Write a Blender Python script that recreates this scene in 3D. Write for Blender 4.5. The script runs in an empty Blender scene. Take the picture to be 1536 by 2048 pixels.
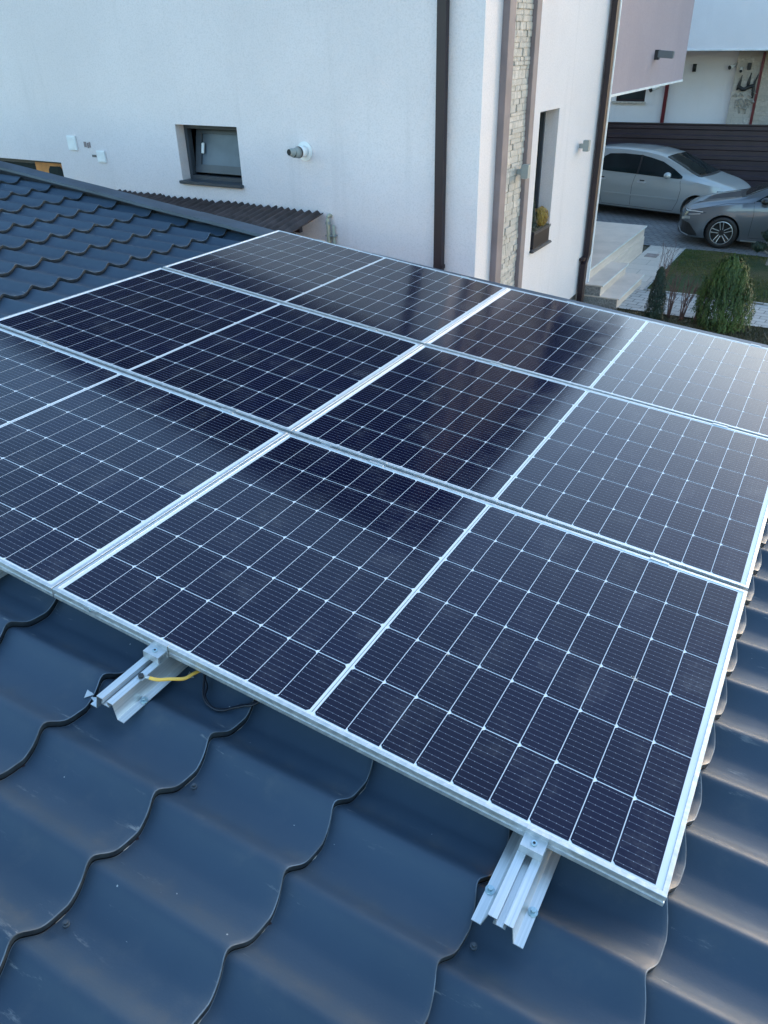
import bpy, bmesh, math, random
import numpy as np
from mathutils import Vector, Matrix
from mathutils.bvhtree import BVHTree
from mathutils.geometry import delaunay_2d_cdt
random.seed(7); rng = np.random.default_rng(7)
R = math.radians
sc = bpy.context.scene
col = sc.collection

# ------------------------------------------------------------------ camera
cam_d = bpy.data.cameras.new('camera')
cam = bpy.data.objects.new('camera', cam_d); col.objects.link(cam)
RW = ((0.87651421, 0.48125579, -0.01075674),
      (0.24371844, -0.46293443, -0.85222828),
      (-0.41511946, 0.74436858, -0.52305951))
xr, yd, zf = [Vector(r) for r in RW]
m = Matrix((xr, -yd, -zf)).transposed().to_4x4()
m.translation = (1.69205640, -1.04648301, 1.28468653)
cam.matrix_world = m
cam_d.sensor_fit = 'VERTICAL'; cam_d.sensor_height = 36.0
cam_d.lens = 1541.34 * 36.0 / 2048
cam_d.shift_x = -25.36 / 2048; cam_d.shift_y = 2.95 / 2048
cam_d.clip_start = 0.05; cam_d.clip_end = 2000
sc.camera = cam

# ------------------------------------------------------------------ world, sun, exposure
SUN_EL, SUN_ROT = 8.0, 19.5
w = bpy.data.worlds.new('World'); sc.world = w; w.use_nodes = True
nt = w.node_tree; bg = nt.nodes['Background']
sky = nt.nodes.new('ShaderNodeTexSky'); sky.sky_type = 'NISHITA'; sky.sun_disc = False
sky.sun_elevation = R(SUN_EL); sky.sun_rotation = R(SUN_ROT)
sky.air_density = 1.2; sky.dust_density = 1.0; sky.ozone_density = 2.5
nt.links.new(sky.outputs[0], bg.inputs[0]); bg.inputs[1].default_value = 0.15
sun_d = bpy.data.lights.new('sun', 'SUN'); sun_d.energy = 0.5; sun_d.angle = R(25); sun_d.color = (1, .96, .95)
sun = bpy.data.objects.new('sun', sun_d); col.objects.link(sun)
sun.rotation_euler = Vector((math.sin(R(SUN_ROT)) * math.cos(R(SUN_EL)), math.cos(R(SUN_ROT)) * math.cos(R(SUN_EL)), math.sin(R(SUN_EL)))).to_track_quat('Z', 'Y').to_euler()
sc.view_settings.view_transform = 'Standard'; sc.view_settings.look = 'None'
sc.view_settings.exposure = 2.53; sc.view_settings.gamma = 1
sc.cycles.max_bounces = 6

# ------------------------------------------------------------------ materials
class NT:
    def __init__(s, name):
        s.m = bpy.data.materials.new(name); s.m.use_nodes = True
        s.t = s.m.node_tree; s.b = s.t.nodes['Principled BSDF']
    def n(s, kind, **kw):
        nd = s.t.nodes.new(kind)
        for k, v in kw.items():
            if k.startswith('i_'): nd.inputs[k[2:].replace('_', ' ')].default_value = v
            else: setattr(nd, k, v)
        return nd
    def l(s, a, b): s.t.links.new(a, b)
    def math(s, op, a, b=None, c=None):
        nd = s.t.nodes.new('ShaderNodeMath'); nd.operation = op
        for i, v in enumerate((a, b, c)):
            if v is None: continue
            if isinstance(v, (int, float)): nd.inputs[i].default_value = v
            else: s.l(v, nd.inputs[i])
        return nd.outputs[0]
    def mix(s, f, a, b):
        nd = s.t.nodes.new('ShaderNodeMix'); nd.data_type = 'RGBA'
        for sock, v in ((nd.inputs[0], f), (nd.inputs[6], a), (nd.inputs[7], b)):
            if isinstance(v, (int, float)): sock.default_value = v
            elif isinstance(v, tuple): sock.default_value = v if len(v) == 4 else (*v, 1)
            else: s.l(v, sock)
        return nd.outputs[2]
    def coord(s, which='Object'): return s.n('ShaderNodeTexCoord').outputs[which]
    def noise(s, scale, vec=None, detail=4, rough=.55, out='Fac'):
        nd = s.n('ShaderNodeTexNoise'); nd.inputs['Scale'].default_value = scale
        nd.inputs['Detail'].default_value = detail; nd.inputs['Roughness'].default_value = rough
        s.l(vec if vec is not None else s.coord(), nd.inputs['Vector']); return nd.outputs[out]
    def ramp(s, f, lo, hi, a=0., b=1.):
        nd = s.n('ShaderNodeMapRange'); nd.interpolation_type = 'SMOOTHSTEP'
        s.l(f, nd.inputs[0]); nd.inputs[1].default_value = lo; nd.inputs[2].default_value = hi
        nd.inputs[3].default_value = a; nd.inputs[4].default_value = b; return nd.outputs[0]
    def scalev(s, vec, sx, sy, sz):
        nd = s.n('ShaderNodeMapping'); nd.inputs['Scale'].default_value = (sx, sy, sz); s.l(vec, nd.inputs[0]); return nd.outputs[0]
    def bump(s, h, dist=.01, strength=1.):
        nd = s.n('ShaderNodeBump'); nd.inputs['Strength'].default_value = strength
        nd.inputs['Distance'].default_value = dist; s.l(h, nd.inputs['Height']); s.l(nd.outputs[0], s.b.inputs['Normal'])
    def set(s, **kw):
        for k, v in kw.items():
            sock = s.b.inputs[k.replace('_', ' ')]
            if isinstance(v, (int, float)): sock.default_value = v
            elif isinstance(v, tuple): sock.default_value = v if len(v) == 4 else (*v, 1)
            else: s.l(v, sock)
        return s

def pm(name, c, rough=.6, metal=0., var=.12, vs=3., bs=None, bd=.002, ior=None, fine=None):
    """painted / plain material with low-frequency tone variation and an optional bump"""
    t = NT(name)
    v = t.noise(vs, detail=5)
    lo = tuple(x * (1 - var) for x in c); hi = tuple(min(1, x * (1 + var)) for x in c)
    base = t.mix(t.ramp(v, .3, .7), lo, hi)
    if fine: base = t.mix(t.math('MULTIPLY', t.noise(fine[0], detail=2), fine[1]), base, tuple(x * .55 for x in c))
    t.set(Base_Color=base, Roughness=rough, Metallic=metal)
    if ior: t.set(IOR=ior)
    if bs: t.bump(t.noise(bs, detail=4, rough=.6), bd)
    return t.m

M = {}
def plaster(name, c):
    t = NT(name); co = t.coord()
    a = t.noise(.8, co, 5); g = t.noise(55, co, 3, .7); st = t.noise(1.6, t.scalev(co, 3.5, 3.5, .22), 5, .6)
    base = t.mix(t.ramp(a, .3, .7), tuple(x * .93 for x in c), c)
    base = t.mix(t.ramp(g, .42, .70, 0, .42), base, tuple(x * .72 for x in c))
    base = t.mix(t.ramp(st, .55, .78, 0, .2), base, tuple(x * .62 for x in c))
    t.set(Base_Color=base, Roughness=.92); t.bump(g, .006, .7); return t.m
M['wall'] = plaster('white_plaster', (.765, .70, .715))
M['wall2'] = plaster('cool_white_plaster', (.88, .84, .87))
M['purple'] = plaster('mauve_plaster', (.46, .36, .385))
M['plinth'] = plaster('plinth_plaster', (.16, .15, .145))
M['mortar'] = pm('mortar', (.34, .32, .29), .95, bs=60, bd=.004)
M['white'] = pm('white_trim', (.80, .81, .82), .5)
M['pvc'] = pm('white_plastic', (.78, .80, .82), .35)
M['greyplastic'] = pm('grey_plastic', (.13, .15, .17), .4)
M['brown'] = pm('dark_brown_metal', (.022, .011, .015), .5, var=.15, ior=1.5)
M['mauvetrim'] = pm('mauve_brown_trim', (.235, .19, .195), .75, bs=80, bd=.001)
M['red'] = pm('dark_red_metal', (.13, .012, .018), .4)
M['anthr'] = pm('anthracite_metal', (.045, .055, .07), .38)
M['fence'] = pm('purple_brown_slats', (.030, .017, .026), .5, var=.2, vs=2)
M['black'] = pm('black_rubber', (.012, .012, .014), .5, bs=120, bd=.0005)
M['cable'] = pm('black_cable', (.010, .012, .020), .35)
M['rust'] = pm('corrugated_brown', (.085, .062, .062), .8, var=.35, vs=6, bs=60, bd=.002, fine=(25, .5))
M['yellow'] = pm('yellow_cable', (.80, .46, .08), .4)
M['beige'] = pm('beige_pipe', (.42, .42, .33), .5, fine=(30, .4))
M['bronze'] = pm('dark_hardware', (.02, .022, .026), .45)
M['zinc'] = pm('zinc_bolt', (.42, .55, .60), .35, .85, var=.2, vs=80)
M['greylamp'] = pm('grey_lamp', (.28, .31, .31), .45)
M['orange'] = pm('orange_board', (.50, .20, .055), .5, var=.25, vs=4)
M['soffit'] = pm('dark_soffit', (.012, .010, .011), .7)
M['lid'] = pm('rusty_cover', (.30, .24, .22), .8, var=.2, vs=9)
M['yleaf'] = pm('yellow_plant', (.42, .27, .06), .7, var=.4, vs=30)

def alu(name, c=.72, rough=.33, along=None):
    t = NT(name); co = t.coord()
    sc_ = t.scalev(co, 260, 2.5, 260) if along == 'y' else (t.scalev(co, 2.5, 260, 260) if along == 'x' else t.scalev(co, 60, 60, 60))
    s1 = t.noise(1, sc_, 3)
    big = t.noise(7, co, 4)
    base = t.mix(t.ramp(s1, .3, .7), (c * .82, c * .86, c * .88), (c, c * 1.02, c * 1.04))
    base = t.mix(t.ramp(big, .55, .75, 0, .22), base, (c * .6, c * .6, c * .6))
    t.set(Base_Color=base, Metallic=.75, Roughness=t.ramp(s1, .2, .8, rough - .06, rough + .1)); t.bump(s1, .0003, .4); return t.m
M['alu'] = alu('anodised_aluminium', .64, .42)
M['raily'] = alu('mill_aluminium', .72, .33, 'y')

def glassy(name, c, rough=.06, ior=1.5):
    t = NT(name); t.set(Base_Color=t.mix(t.ramp(t.noise(2.2), .35, .65), c, tuple(x * 1.5 for x in c)), Roughness=rough, IOR=ior); return t.m
M['glass'] = glassy('dark_glass', (.012, .02, .022), .05)
M['frost'] = glassy('frosted_pane', (.055, .075, .10), .3)
M['carglass'] = glassy('tinted_car_glass', (.008, .014, .016), .05, 1.33)

def paint(name, c, metal=.55, rough=.28):
    t = NT(name); fl = t.noise(900, detail=1)
    t.set(Base_Color=t.mix(fl, tuple(x * .85 for x in c), tuple(x * 1.1 for x in c)), Metallic=metal, Roughness=rough, Coat_Weight=.9, Coat_Roughness=.06)
    d = t.noise(3.5, detail=6)
    t.t.nodes.remove(d.node) if False else None
    return t.m
M['silver'] = paint('silver_car_paint', (.42, .445, .45), .25, .34)
M['greycar'] = paint('dark_grey_car_paint', (.13, .145, .165), .3, .3)
M['chrome'] = pm('bright_metal', (.62, .65, .68), .38, .6, var=.05)
M['rimdark'] = pm('rim_black', (.02, .02, .022), .3)
M['lampglass'] = pm('lamp_glass', (.10, .12, .15), .08, .3)

# metal roof tile
t = NT('blue_grey_metal_tile'); co = t.coord()
big = t.noise(1.3, co, 5); mid = t.noise(9, co, 6, .65); fine = t.noise(140, co, 3, .7)
scr = t.noise(16, t.scalev(co, .35, 1.6, 1), 7, .72)
at_edge = t.n('ShaderNodeAttribute', attribute_name='edge').outputs['Fac']
at_val = t.n('ShaderNodeAttribute', attribute_name='valley').outputs['Fac']
base = t.mix(t.ramp(big, .3, .7), (.028, .050, .080), (.037, .063, .098))
base = t.mix(t.math('MULTIPLY', t.ramp(mid, .35, .75), t.math('MULTIPLY', at_val, .42)), base, (.085, .085, .085))
base = t.mix(t.ramp(mid, .52, .8, 0, .28), base, (.11, .12, .13))
base = t.mix(t.math('MULTIPLY', t.ramp(scr, .60, .70), t.math('MULTIPLY', at_edge, .55)), base, (.34, .34, .33))
sp = t.noise(75, co, 1, .3)
base = t.mix(t.ramp(sp, .83, .85, 0, .6), base, (.55, .55, .55))
t.set(Base_Color=base, Roughness=t.ramp(mid, .3, .8, .50, .64), IOR=1.42)
t.bump(t.math('ADD', fine, t.math('MULTIPLY', big, 3)), .0006, .5)
M['tile'] = t.m
t = NT('tile_edge_dark'); t.set(Base_Color=t.mix(t.ramp(t.noise(40), .3, .7), (.012, .017, .024), (.03, .04, .05)), Roughness=.5); M['tileedge'] = t.m  # step faces under the lip: their shade put into a darker tile colour
M['glintdust'] = pm('lip_highlight_crease_dust', (.10, .125, .155), .6, var=.5, vs=14)  # pale line: highlight painted on the tile lip, dust in the crease
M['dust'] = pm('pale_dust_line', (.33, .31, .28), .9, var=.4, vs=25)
M['rake'] = pm('blue_grey_flashing', (.046, .068, .098), .42, var=.2, vs=5, bs=3, bd=.003)

# solar cells
PL, PW = 1.722, 1.134
UM, VM, UP, VP, MG = .0235, .0170, .0923, .18345, .0134   # margins, pitches and middle gap
CU, CV = .0901, .1806
t = NT('solar_cell'); co = t.coord(); sep = t.n('ShaderNodeSeparateXYZ'); t.l(co, sep.inputs[0])
x, y = sep.outputs[0], sep.outputs[1]
right = t.math('GREATER_THAN', x, PL / 2)
xx = t.math('SUBTRACT', t.math('SUBTRACT', x, UM), t.math('MULTIPLY', right, MG))
xl = t.math('MODULO', xx, UP); yl = t.math('MODULO', t.math('SUBTRACT', y, VM), VP)
bar = t.math('ABSOLUTE', t.math('SUBTRACT', t.math('MODULO', yl, CV / 10), CV / 20))
inx = t.math('LESS_THAN', t.math('ABSOLUTE', t.math('SUBTRACT', xl, CU / 2)), CU / 2 - .0045)
line = t.math('MULTIPLY', t.ramp(bar, .00030, .00075, 1, 0), inx)
padx = t.math('ABSOLUTE', t.math('SUBTRACT', t.math('MODULO', t.math('SUBTRACT', xl, .0045), .01636), .0))
pad = t.math('MULTIPLY', t.math('LESS_THAN', bar, .0009), t.math('MULTIPLY', inx, t.math('LESS_THAN', padx, .0016)))
fing = t.math('ABSOLUTE', t.math('SUBTRACT', t.math('MODULO', xl, .0013), .00065))
rnd = t.n('ShaderNodeNewGeometry').outputs['Random Per Island']
cell = t.mix(rnd, (.0018, .0036, .018), (.0034, .0055, .026))
oi = t.n('ShaderNodeObjectInfo').outputs['Random']
cell = t.mix(t.math('MULTIPLY', oi, .5), cell, (.005, .005, .020))
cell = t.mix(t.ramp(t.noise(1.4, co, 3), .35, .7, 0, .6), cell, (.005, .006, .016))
c2 = t.mix(t.math('MULTIPLY', line, .30), cell, (.34, .40, .52))
c2 = t.mix(t.math('MULTIPLY', pad, .35), c2, (.62, .70, .80))
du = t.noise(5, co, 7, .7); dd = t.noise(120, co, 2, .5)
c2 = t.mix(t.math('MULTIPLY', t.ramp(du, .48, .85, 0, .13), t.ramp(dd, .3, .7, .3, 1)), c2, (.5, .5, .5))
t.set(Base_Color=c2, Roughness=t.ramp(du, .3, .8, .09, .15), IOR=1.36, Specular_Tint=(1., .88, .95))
M['cell'] = t.m
t = NT('white_backsheet'); t.set(Base_Color=t.mix(t.ramp(t.noise(4), .3, .7), (.66, .69, .72), (.74, .77, .80)), Roughness=.12, IOR=1.36); M['sheet'] = t.m

# ------------------------------------------------------------------ helpers
def link(o, parent=None):
    col.objects.link(o)
    if parent is not None: o.parent = parent
    return o
def tag(o, label=None, cat=None, group=None, kind=None):
    if label: o['label'] = label
    if cat: o['category'] = cat
    if group: o['group'] = group
    if kind: o['kind'] = kind
    return o
def thing(name, label, cat, loc=(0, 0, 0), rot=None, group=None, parent=None):
    o = bpy.data.objects.new(name, None); link(o, parent); o.empty_display_size = .1
    if rot is not None: o.matrix_local = Matrix.Translation(loc) @ rot.to_4x4()
    else: o.location = loc
    return tag(o, label, cat, group)
def obj(name, bm, mats, parent=None, smooth=False):
    me = bpy.data.meshes.new(name)
    if isinstance(bm, tuple): me.from_pydata(*bm)
    else:
        bmesh.ops.recalc_face_normals(bm, faces=bm.faces); bm.to_mesh(me); bm.free()
    for mm in (mats if isinstance(mats, list) else [mats]): me.materials.append(M[mm])
    if smooth: me.shade_smooth()
    o = bpy.data.objects.new(name, me); return link(o, parent)
def box(bm, x0, x1, y0, y1, z0, z1, mi=0, bev=0.):
    vs = [bm.verts.new((x, y, z)) for x in (x0, x1) for y in (y0, y1) for z in (z0, z1)]
    fs = [bm.faces.new([vs[i] for i in q]) for q in ((0, 1, 3, 2), (4, 6, 7, 5), (0, 4, 5, 1), (2, 3, 7, 6), (0, 2, 6, 4), (1, 5, 7, 3))]
    for f in fs: f.material_index = mi
    if bev:
        ed = list({e for f in fs for e in f.edges}); bmesh.ops.bevel(bm, geom=ed, offset=bev, segments=2, affect='EDGES', clamp_overlap=True)
    return vs
def bx(name, dims, mats, parent=None, bev=0.):
    bm = bmesh.new(); box(bm, *dims, bev=bev); return obj(name, bm, mats, parent)
def tube(bm, pts, r, n=10, cap=True):
    pts = [Vector(p) for p in pts]; rings = []
    rr = r if isinstance(r, (list, tuple)) else [r] * len(pts)
    up = Vector((0, 0, 1))
    for i, p in enumerate(pts):
        d = (pts[min(i + 1, len(pts) - 1)] - pts[max(i - 1, 0)]).normalized()
        a = d.cross(up) if abs(d.dot(up)) < .95 else d.cross(Vector((1, 0, 0)))
        a.normalize(); b = d.cross(a)
        rings.append([bm.verts.new(p + (a * math.cos(2 * math.pi * k / n) + b * math.sin(2 * math.pi * k / n)) * rr[i]) for k in range(n)])
    for i in range(len(pts) - 1):
        for k in range(n): f = bm.faces.new((rings[i][k], rings[i][(k + 1) % n], rings[i + 1][(k + 1) % n], rings[i + 1][k])); f.smooth = True
    if cap: bm.faces.new(rings[0]); bm.faces.new(rings[-1][::-1])
def extrude_profile(bm, prof, y0, y1, axis='y', closed=True, mi=0):
    mk = (lambda p, t: (p[0], t, p[1])) if axis == 'y' else (lambda p, t: (t, p[0], p[1]))
    a = [bm.verts.new(mk(p, y0)) for p in prof]; b = [bm.verts.new(mk(p, y1)) for p in prof]
    n = len(prof)
    for i in range(n if closed else n - 1): bm.faces.new((a[i], a[(i + 1) % n], b[(i + 1) % n], b[i])).material_index = mi
    if closed: bm.faces.new(a[::-1]); bm.faces.new(b)
def spline(pts, n=8):
    P = [Vector(p) for p in pts]; P = [P[0] * 2 - P[1]] + P + [P[-1] * 2 - P[-2]]; out = []
    for i in range(1, len(P) - 2):
        for k in range(n):
            s = k / n; a, b, c, d = P[i - 1], P[i], P[i + 1], P[i + 2]
            out.append(.5 * ((2 * b) + (c - a) * s + (2 * a - 5 * b + 4 * c - d) * s * s + (3 * b - 3 * c + d - a) * s ** 3))
    return out + [P[-2]]
def copy_tree(o, parent=None):
    c = o.copy(); col.objects.link(c)
    if parent is not None:
        c.parent = parent
    for ch in list(o.children): copy_tree(ch, c)
    return c

TH = R(5.858)
ROOF = Matrix(((math.cos(TH), 0, math.sin(TH)), (0, 1, 0), (-math.sin(TH), 0, math.cos(TH))))   # roof (u, v, n) -> world
def rf(u, v, n): return ROOF @ Vector((u, v, n))
GZ = -2.6
W1, F2 = 7.25, -1.87          # planes of the neighbour's near wall (Y) and side wall (X)

# ------------------------------------------------------------------ ground
def sheet(name, x0, x1, y0, y1, z, mat, kind='structure'):
    bm = bmesh.new(); vs = [bm.verts.new(p) for p in ((x0, y0, z), (x1, y0, z), (x1, y1, z), (x0, y1, z))]; bm.faces.new(vs)
    return tag(obj(name, bm, mat), kind=kind)
t = NT('soil'); a = t.noise(2.5, detail=8); b = t.noise(22, detail=5, rough=.7)
t.set(Base_Color=t.mix(t.ramp(b, .35, .7), t.mix(t.ramp(a, .4, .6), (.055, .045, .030), (.04, .055, .018)), (.16, .13, .09)), Roughness=.95); t.bump(b, .03); M['soil'] = t.m
t = NT('lawn'); a = t.noise(1.1, detail=6); b = t.noise(60, detail=4, rough=.8)
g = t.mix(t.ramp(a, .42, .62), (.045, .085, .022), (.14, .115, .045))
t.set(Base_Color=t.mix(t.ramp(b, .35, .7), g, (.02, .032, .012)), Roughness=.95); t.bump(b, .03); M['lawn'] = t.m
def paving(name, c1, c2, mort, bw, bh, rot, m_=.012):
    t = NT(name); mp = t.n('ShaderNodeMapping'); mp.inputs['Rotation'].default_value = (0, 0, rot); t.l(t.coord(), mp.inputs[0])
    br = t.n('ShaderNodeTexBrick'); t.l(mp.outputs[0], br.inputs['Vector']); br.inputs['Color1'].default_value = (*c1, 1); br.inputs['Color2'].default_value = (*c2, 1); br.inputs['Mortar'].default_value = (*mort, 1)
    for k, v in (('Scale', 1.), ('Brick Width', bw), ('Row Height', bh), ('Mortar Size', m_), ('Mortar Smooth', .3), ('Bias', 0.)): br.inputs[k].default_value = v
    v = t.noise(1.7, detail=7); f = t.noise(50, detail=3, rough=.7)
    base = t.mix(t.ramp(v, .45, .75, 0, .35), br.outputs[0], tuple(x * .5 for x in c1))
    t.set(Base_Color=t.mix(t.ramp(f, .4, .7, 0, .2), base, tuple(x * .4 for x in c1)), Roughness=.85)
    t.bump(t.math('ADD', t.math('MULTIPLY', br.outputs['Fac'], -1.), t.math('MULTIPLY', f, .25)), .012, .8); return t.m
M['cobble'] = paving('grey_cobbles', (.27, .265, .27), (.20, .20, .21), (.09, .09, .095), .22, .115, .35)
M['lightpave'] = paving('pale_paving', (.50, .485, .47), (.42, .41, .40), (.20, .195, .19), .24, .16, .1, .01)
M['travert'] = paving('travertine_slabs', (.70, .61, .54), (.60, .53, .47), (.44, .39, .35), .62, .42, .0, .008)
t = NT('travertine_block'); a = t.noise(2.2, t.scalev(t.coord(), .6, .6, 5), 7, .65); b = t.noise(30, detail=4, rough=.7)
t.set(Base_Color=t.mix(t.ramp(b, .5, .75, 0, .25), t.mix(t.ramp(a, .3, .7), (.60, .49, .42), (.76, .63, .54)), (.40, .33, .29)), Roughness=.6); t.bump(b, .004); M['stone'] = t.m
t = NT('rough_grey_render'); b = t.noise(38, detail=5, rough=.75); t.set(Base_Color=t.mix(t.ramp(b, .35, .65), (.18, .17, .165), (.36, .34, .32)), Roughness=.95); t.bump(b, .01); M['stepside'] = t.m
M['nosing'] = pm('pale_nosing', (.70, .69, .66), .4)

sheet('ground', -300, 300, -300, 300, GZ - .02, 'soil')
sheet('driveway', -14, 9, 16.88, 22.9, GZ + .004, 'cobble')
sheet('paved_path', -1.86, 9, 12.02, 13.27, GZ + .004, 'lightpave')
sheet('stone_path', -1.86, -1.14, 13.27, 16.88, GZ + .008, 'travert')
bm = bmesh.new(); nx, ny = 60, 50
gx = np.linspace(-1.12, 9, nx); gy = np.linspace(13.32, 16.84, ny)
vs = [[bm.verts.new((a, b, GZ + .012 + .025 * math.sin(a * 2.3) * math.sin(b * 1.7) * min(1, (a + 1.12) * 3) + .01 * random.random())) for b in gy] for a in gx]
for i in range(nx - 1):
    for j in range(ny - 1): bm.faces.new((vs[i][j], vs[i + 1][j], vs[i + 1][j + 1], vs[i][j + 1]))
tag(obj('lawn_ground', bm, 'lawn', smooth=True), kind='structure')
bx('path_kerb', (-1.13, 9, 13.27, 13.32, GZ - .02, GZ + .03), 'lightpave')['kind'] = 'structure'
bx('lawn_kerb', (-1.155, -1.12, 13.27, 16.88, GZ - .02, GZ + .024), 'lightpave')['kind'] = 'structure'

def blades(name, xr_, yr_, n, h, mats, z=GZ, label=None):
    X = rng.uniform(*xr_, n); Y = rng.uniform(*yr_, n); H = rng.uniform(.4, 1, n) * h; A = rng.uniform(0, math.pi, n)
    V = []; Fc = []
    lean = rng.normal(0, .4, (n, 2)) * H[:, None]; wd = .006 + rng.random(n) * .006
    ca, sa = np.cos(A) * wd, np.sin(A) * wd
    P0 = np.stack([X - ca, Y - sa, np.full(n, z)], 1); P1 = np.stack([X + ca, Y + sa, np.full(n, z)], 1); P2 = np.stack([X + lean[:, 0], Y + lean[:, 1], z + H], 1)
    V = np.stack([P0, P1, P2], 1).reshape(-1, 3); Fc = np.arange(3 * n).reshape(-1, 3)
    return obj(name, (V.tolist(), [], Fc.tolist()), mats)
def leafmat(name, a_, b_, c_, rough=.6):
    t = NT(name); rnd = t.n('ShaderNodeNewGeometry').outputs['Random Per Island']
    t.set(Base_Color=t.mix(t.ramp(t.noise(2.5, detail=3), .35, .65), t.mix(rnd, a_, b_), t.mix(rnd, b_, c_)), Roughness=rough); return t.m
M['grass'] = leafmat('grass_blades', (.05, .085, .018), (.10, .12, .03), (.18, .14, .055), .8)
M['thujabright'] = leafmat('fresh_thuja_leaf', (.016, .040, .010), (.042, .085, .017), (.10, .145, .026), .6)
M['thujadark'] = leafmat('dark_conifer_leaf', (.010, .026, .018), (.018, .040, .026), (.028, .055, .030), .6)
M['weeds'] = leafmat('dry_ground_cover', (.035, .045, .015), (.09, .075, .04), (.16, .12, .075), .85)
M['bark'] = pm('bark', (.075, .055, .045), .9, var=.3, vs=12, bs=40, bd=.004)
M['twig'] = pm('reddish_bare_twig', (.15, .085, .075), .85, var=.3, vs=12)
M['palebark'] = pm('pale_bark', (.23, .21, .20), .9, var=.3, vs=12)
M['rail'] = M['raily']
tag(blades('grass', (-1.1, 3.2), (13.35, 16.8), 26000, .035, 'grass', GZ + .015), kind='stuff', label='short patchy green lawn grass beyond the paved path', cat='grass')
tag(blades('ground_cover', (-1.8, 3.0), (10.8, 12.0), 9000, .07, 'weeds', GZ - .02), kind='stuff', label='dry low weeds in the planting bed along the path', cat='ground cover')

# ------------------------------------------------------------------ foliage
def foliage(pts, nrm, size, aspect=2.2, drop=0.):
    n = len(pts); P = np.array(pts); N = np.array(nrm) + rng.normal(0, .35, (n, 3))
    N /= np.linalg.norm(N, axis=1)[:, None]
    up = np.stack([rng.normal(0, .35, n), rng.normal(0, .35, n), np.full(n, 1.)], 1)
    T = up - (up * N).sum(1)[:, None] * N; T /= np.linalg.norm(T, axis=1)[:, None] + 1e-9
    B = np.cross(N, T); s = size * rng.uniform(.5, 1.3, n)[:, None]
    q = np.stack([P - B * s * .35, P - T * s * aspect * .4 + B * s * 0, P + B * s * .5, P + T * s * aspect * .6], 1)
    return q.reshape(-1, 3).tolist(), [], np.arange(4 * n).reshape(-1, 4).tolist()
def thuja(loc, h, rad, prof, n, size, mats, label, name='thuja', lobes=10, lobe_amp=.16):
    root = thing(name, label, 'shrub', loc, group=None)
    pts, nr = [], []
    if lobes == 10:
        for q in range(n // 46):
            z = rng.random() ** .95 * .88; a = rng.random() * 6.2832; env = np.interp(z + .05, *prof)
            rr = rad * env * (1 - .30 * rng.random() ** 1.5) * rng.uniform(.86, 1.06)
            L_ = rng.uniform(.09, .19) * h * (.6 + .4 * env); wd = rng.uniform(.016, .030)
            c0 = np.array((rr * math.cos(a) * .97, rr * math.sin(a) * .97, z * h)); inw = -.16 if z > .5 else .04
            d = np.array((math.cos(a) * inw + rng.normal(0, .08), math.sin(a) * inw + rng.normal(0, .08), 1.))
            for k in range(46):
                s = rng.random(); w_ = wd * (1.15 - s); o_ = rng.normal(0, w_ * .7, 3)
                pts.append(tuple(c0 + d * L_ * s + o_)); nr.append((math.cos(a) + o_[0] * 25, math.sin(a) + o_[1] * 25, .35))
        for q in range(9000):     # denser inner foliage down to the ground
            z = rng.random() ** 1.2 * .9; a = rng.random() * 6.2832; rr = rad * np.interp(z, *prof) * .84 * math.sqrt(rng.uniform(.35, 1))
            pts.append((rr * math.cos(a), rr * math.sin(a), z * h)); nr.append((math.cos(a), math.sin(a), .1))
        obj('foliage', foliage(pts, nr, size), mats, root); n = 0; pts = []
    ph = [(rng.random() * 6.28, rng.random() * 6.28, rng.uniform(.6, 1.3)) for _ in range(lobes)]
    for k in range(n):
        z = rng.random() ** .9; a = rng.random() * 6.2832
        rr = rad * np.interp(z, *prof)
        lob = 1 + lobe_amp * math.sin(lobes * a * .5 + 3 * math.sin(z * 9 + a)) + lobe_amp * .8 * math.sin(z * 17 + a * 3)
        d = rr * lob * (1 - .35 * rng.random() ** 2.2)
        pts.append((d * math.cos(a), d * math.sin(a), z * h)); nr.append((math.cos(a), math.sin(a), .25))
    if n: obj('foliage', foliage(pts, nr, size), mats, root)
    # dark inner boughs and stem
    bm = bmesh.new(); tube(bm, [(0, 0, -.02), (.01, 0, h * .4), (0, .01, h * .9)], [.035, .025, .006], 8)
    for k in range(26):
        a = rng.random() * 6.28; z0 = rng.uniform(.05, .75) * h; r1 = rad * .8 * np.interp(z0 / h, *prof)
        tube(bm, [(0, 0, z0), (r1 * .5 * math.cos(a), r1 * .5 * math.sin(a), z0 + .06), (r1 * math.cos(a), r1 * math.sin(a), z0 + .2 * h * .8)], [.009, .006, .003], 5)
    obj('stem', bm, 'bark', root); return root
thuja((.40, 11.75, GZ), 1.10, .46, ([0, .08, .3, .6, .82, .95, 1], [.84, .98, 1, .82, .52, .28, .10]), 24000, .016, 'thujabright', 'full bright green bushy conifer beside the pale paved path, largest shrub', 'conifer_shrub')
thuja((-.62, 11.76, GZ), .80, .155, ([0, .2, .5, .8, .93, 1], [.9, 1, .85, .5, .38, .12]), 5200, .017, 'thujadark', 'small dark narrow pointed conifer next to the stone steps', 'conifer_shrub', 9, .08)
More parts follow.
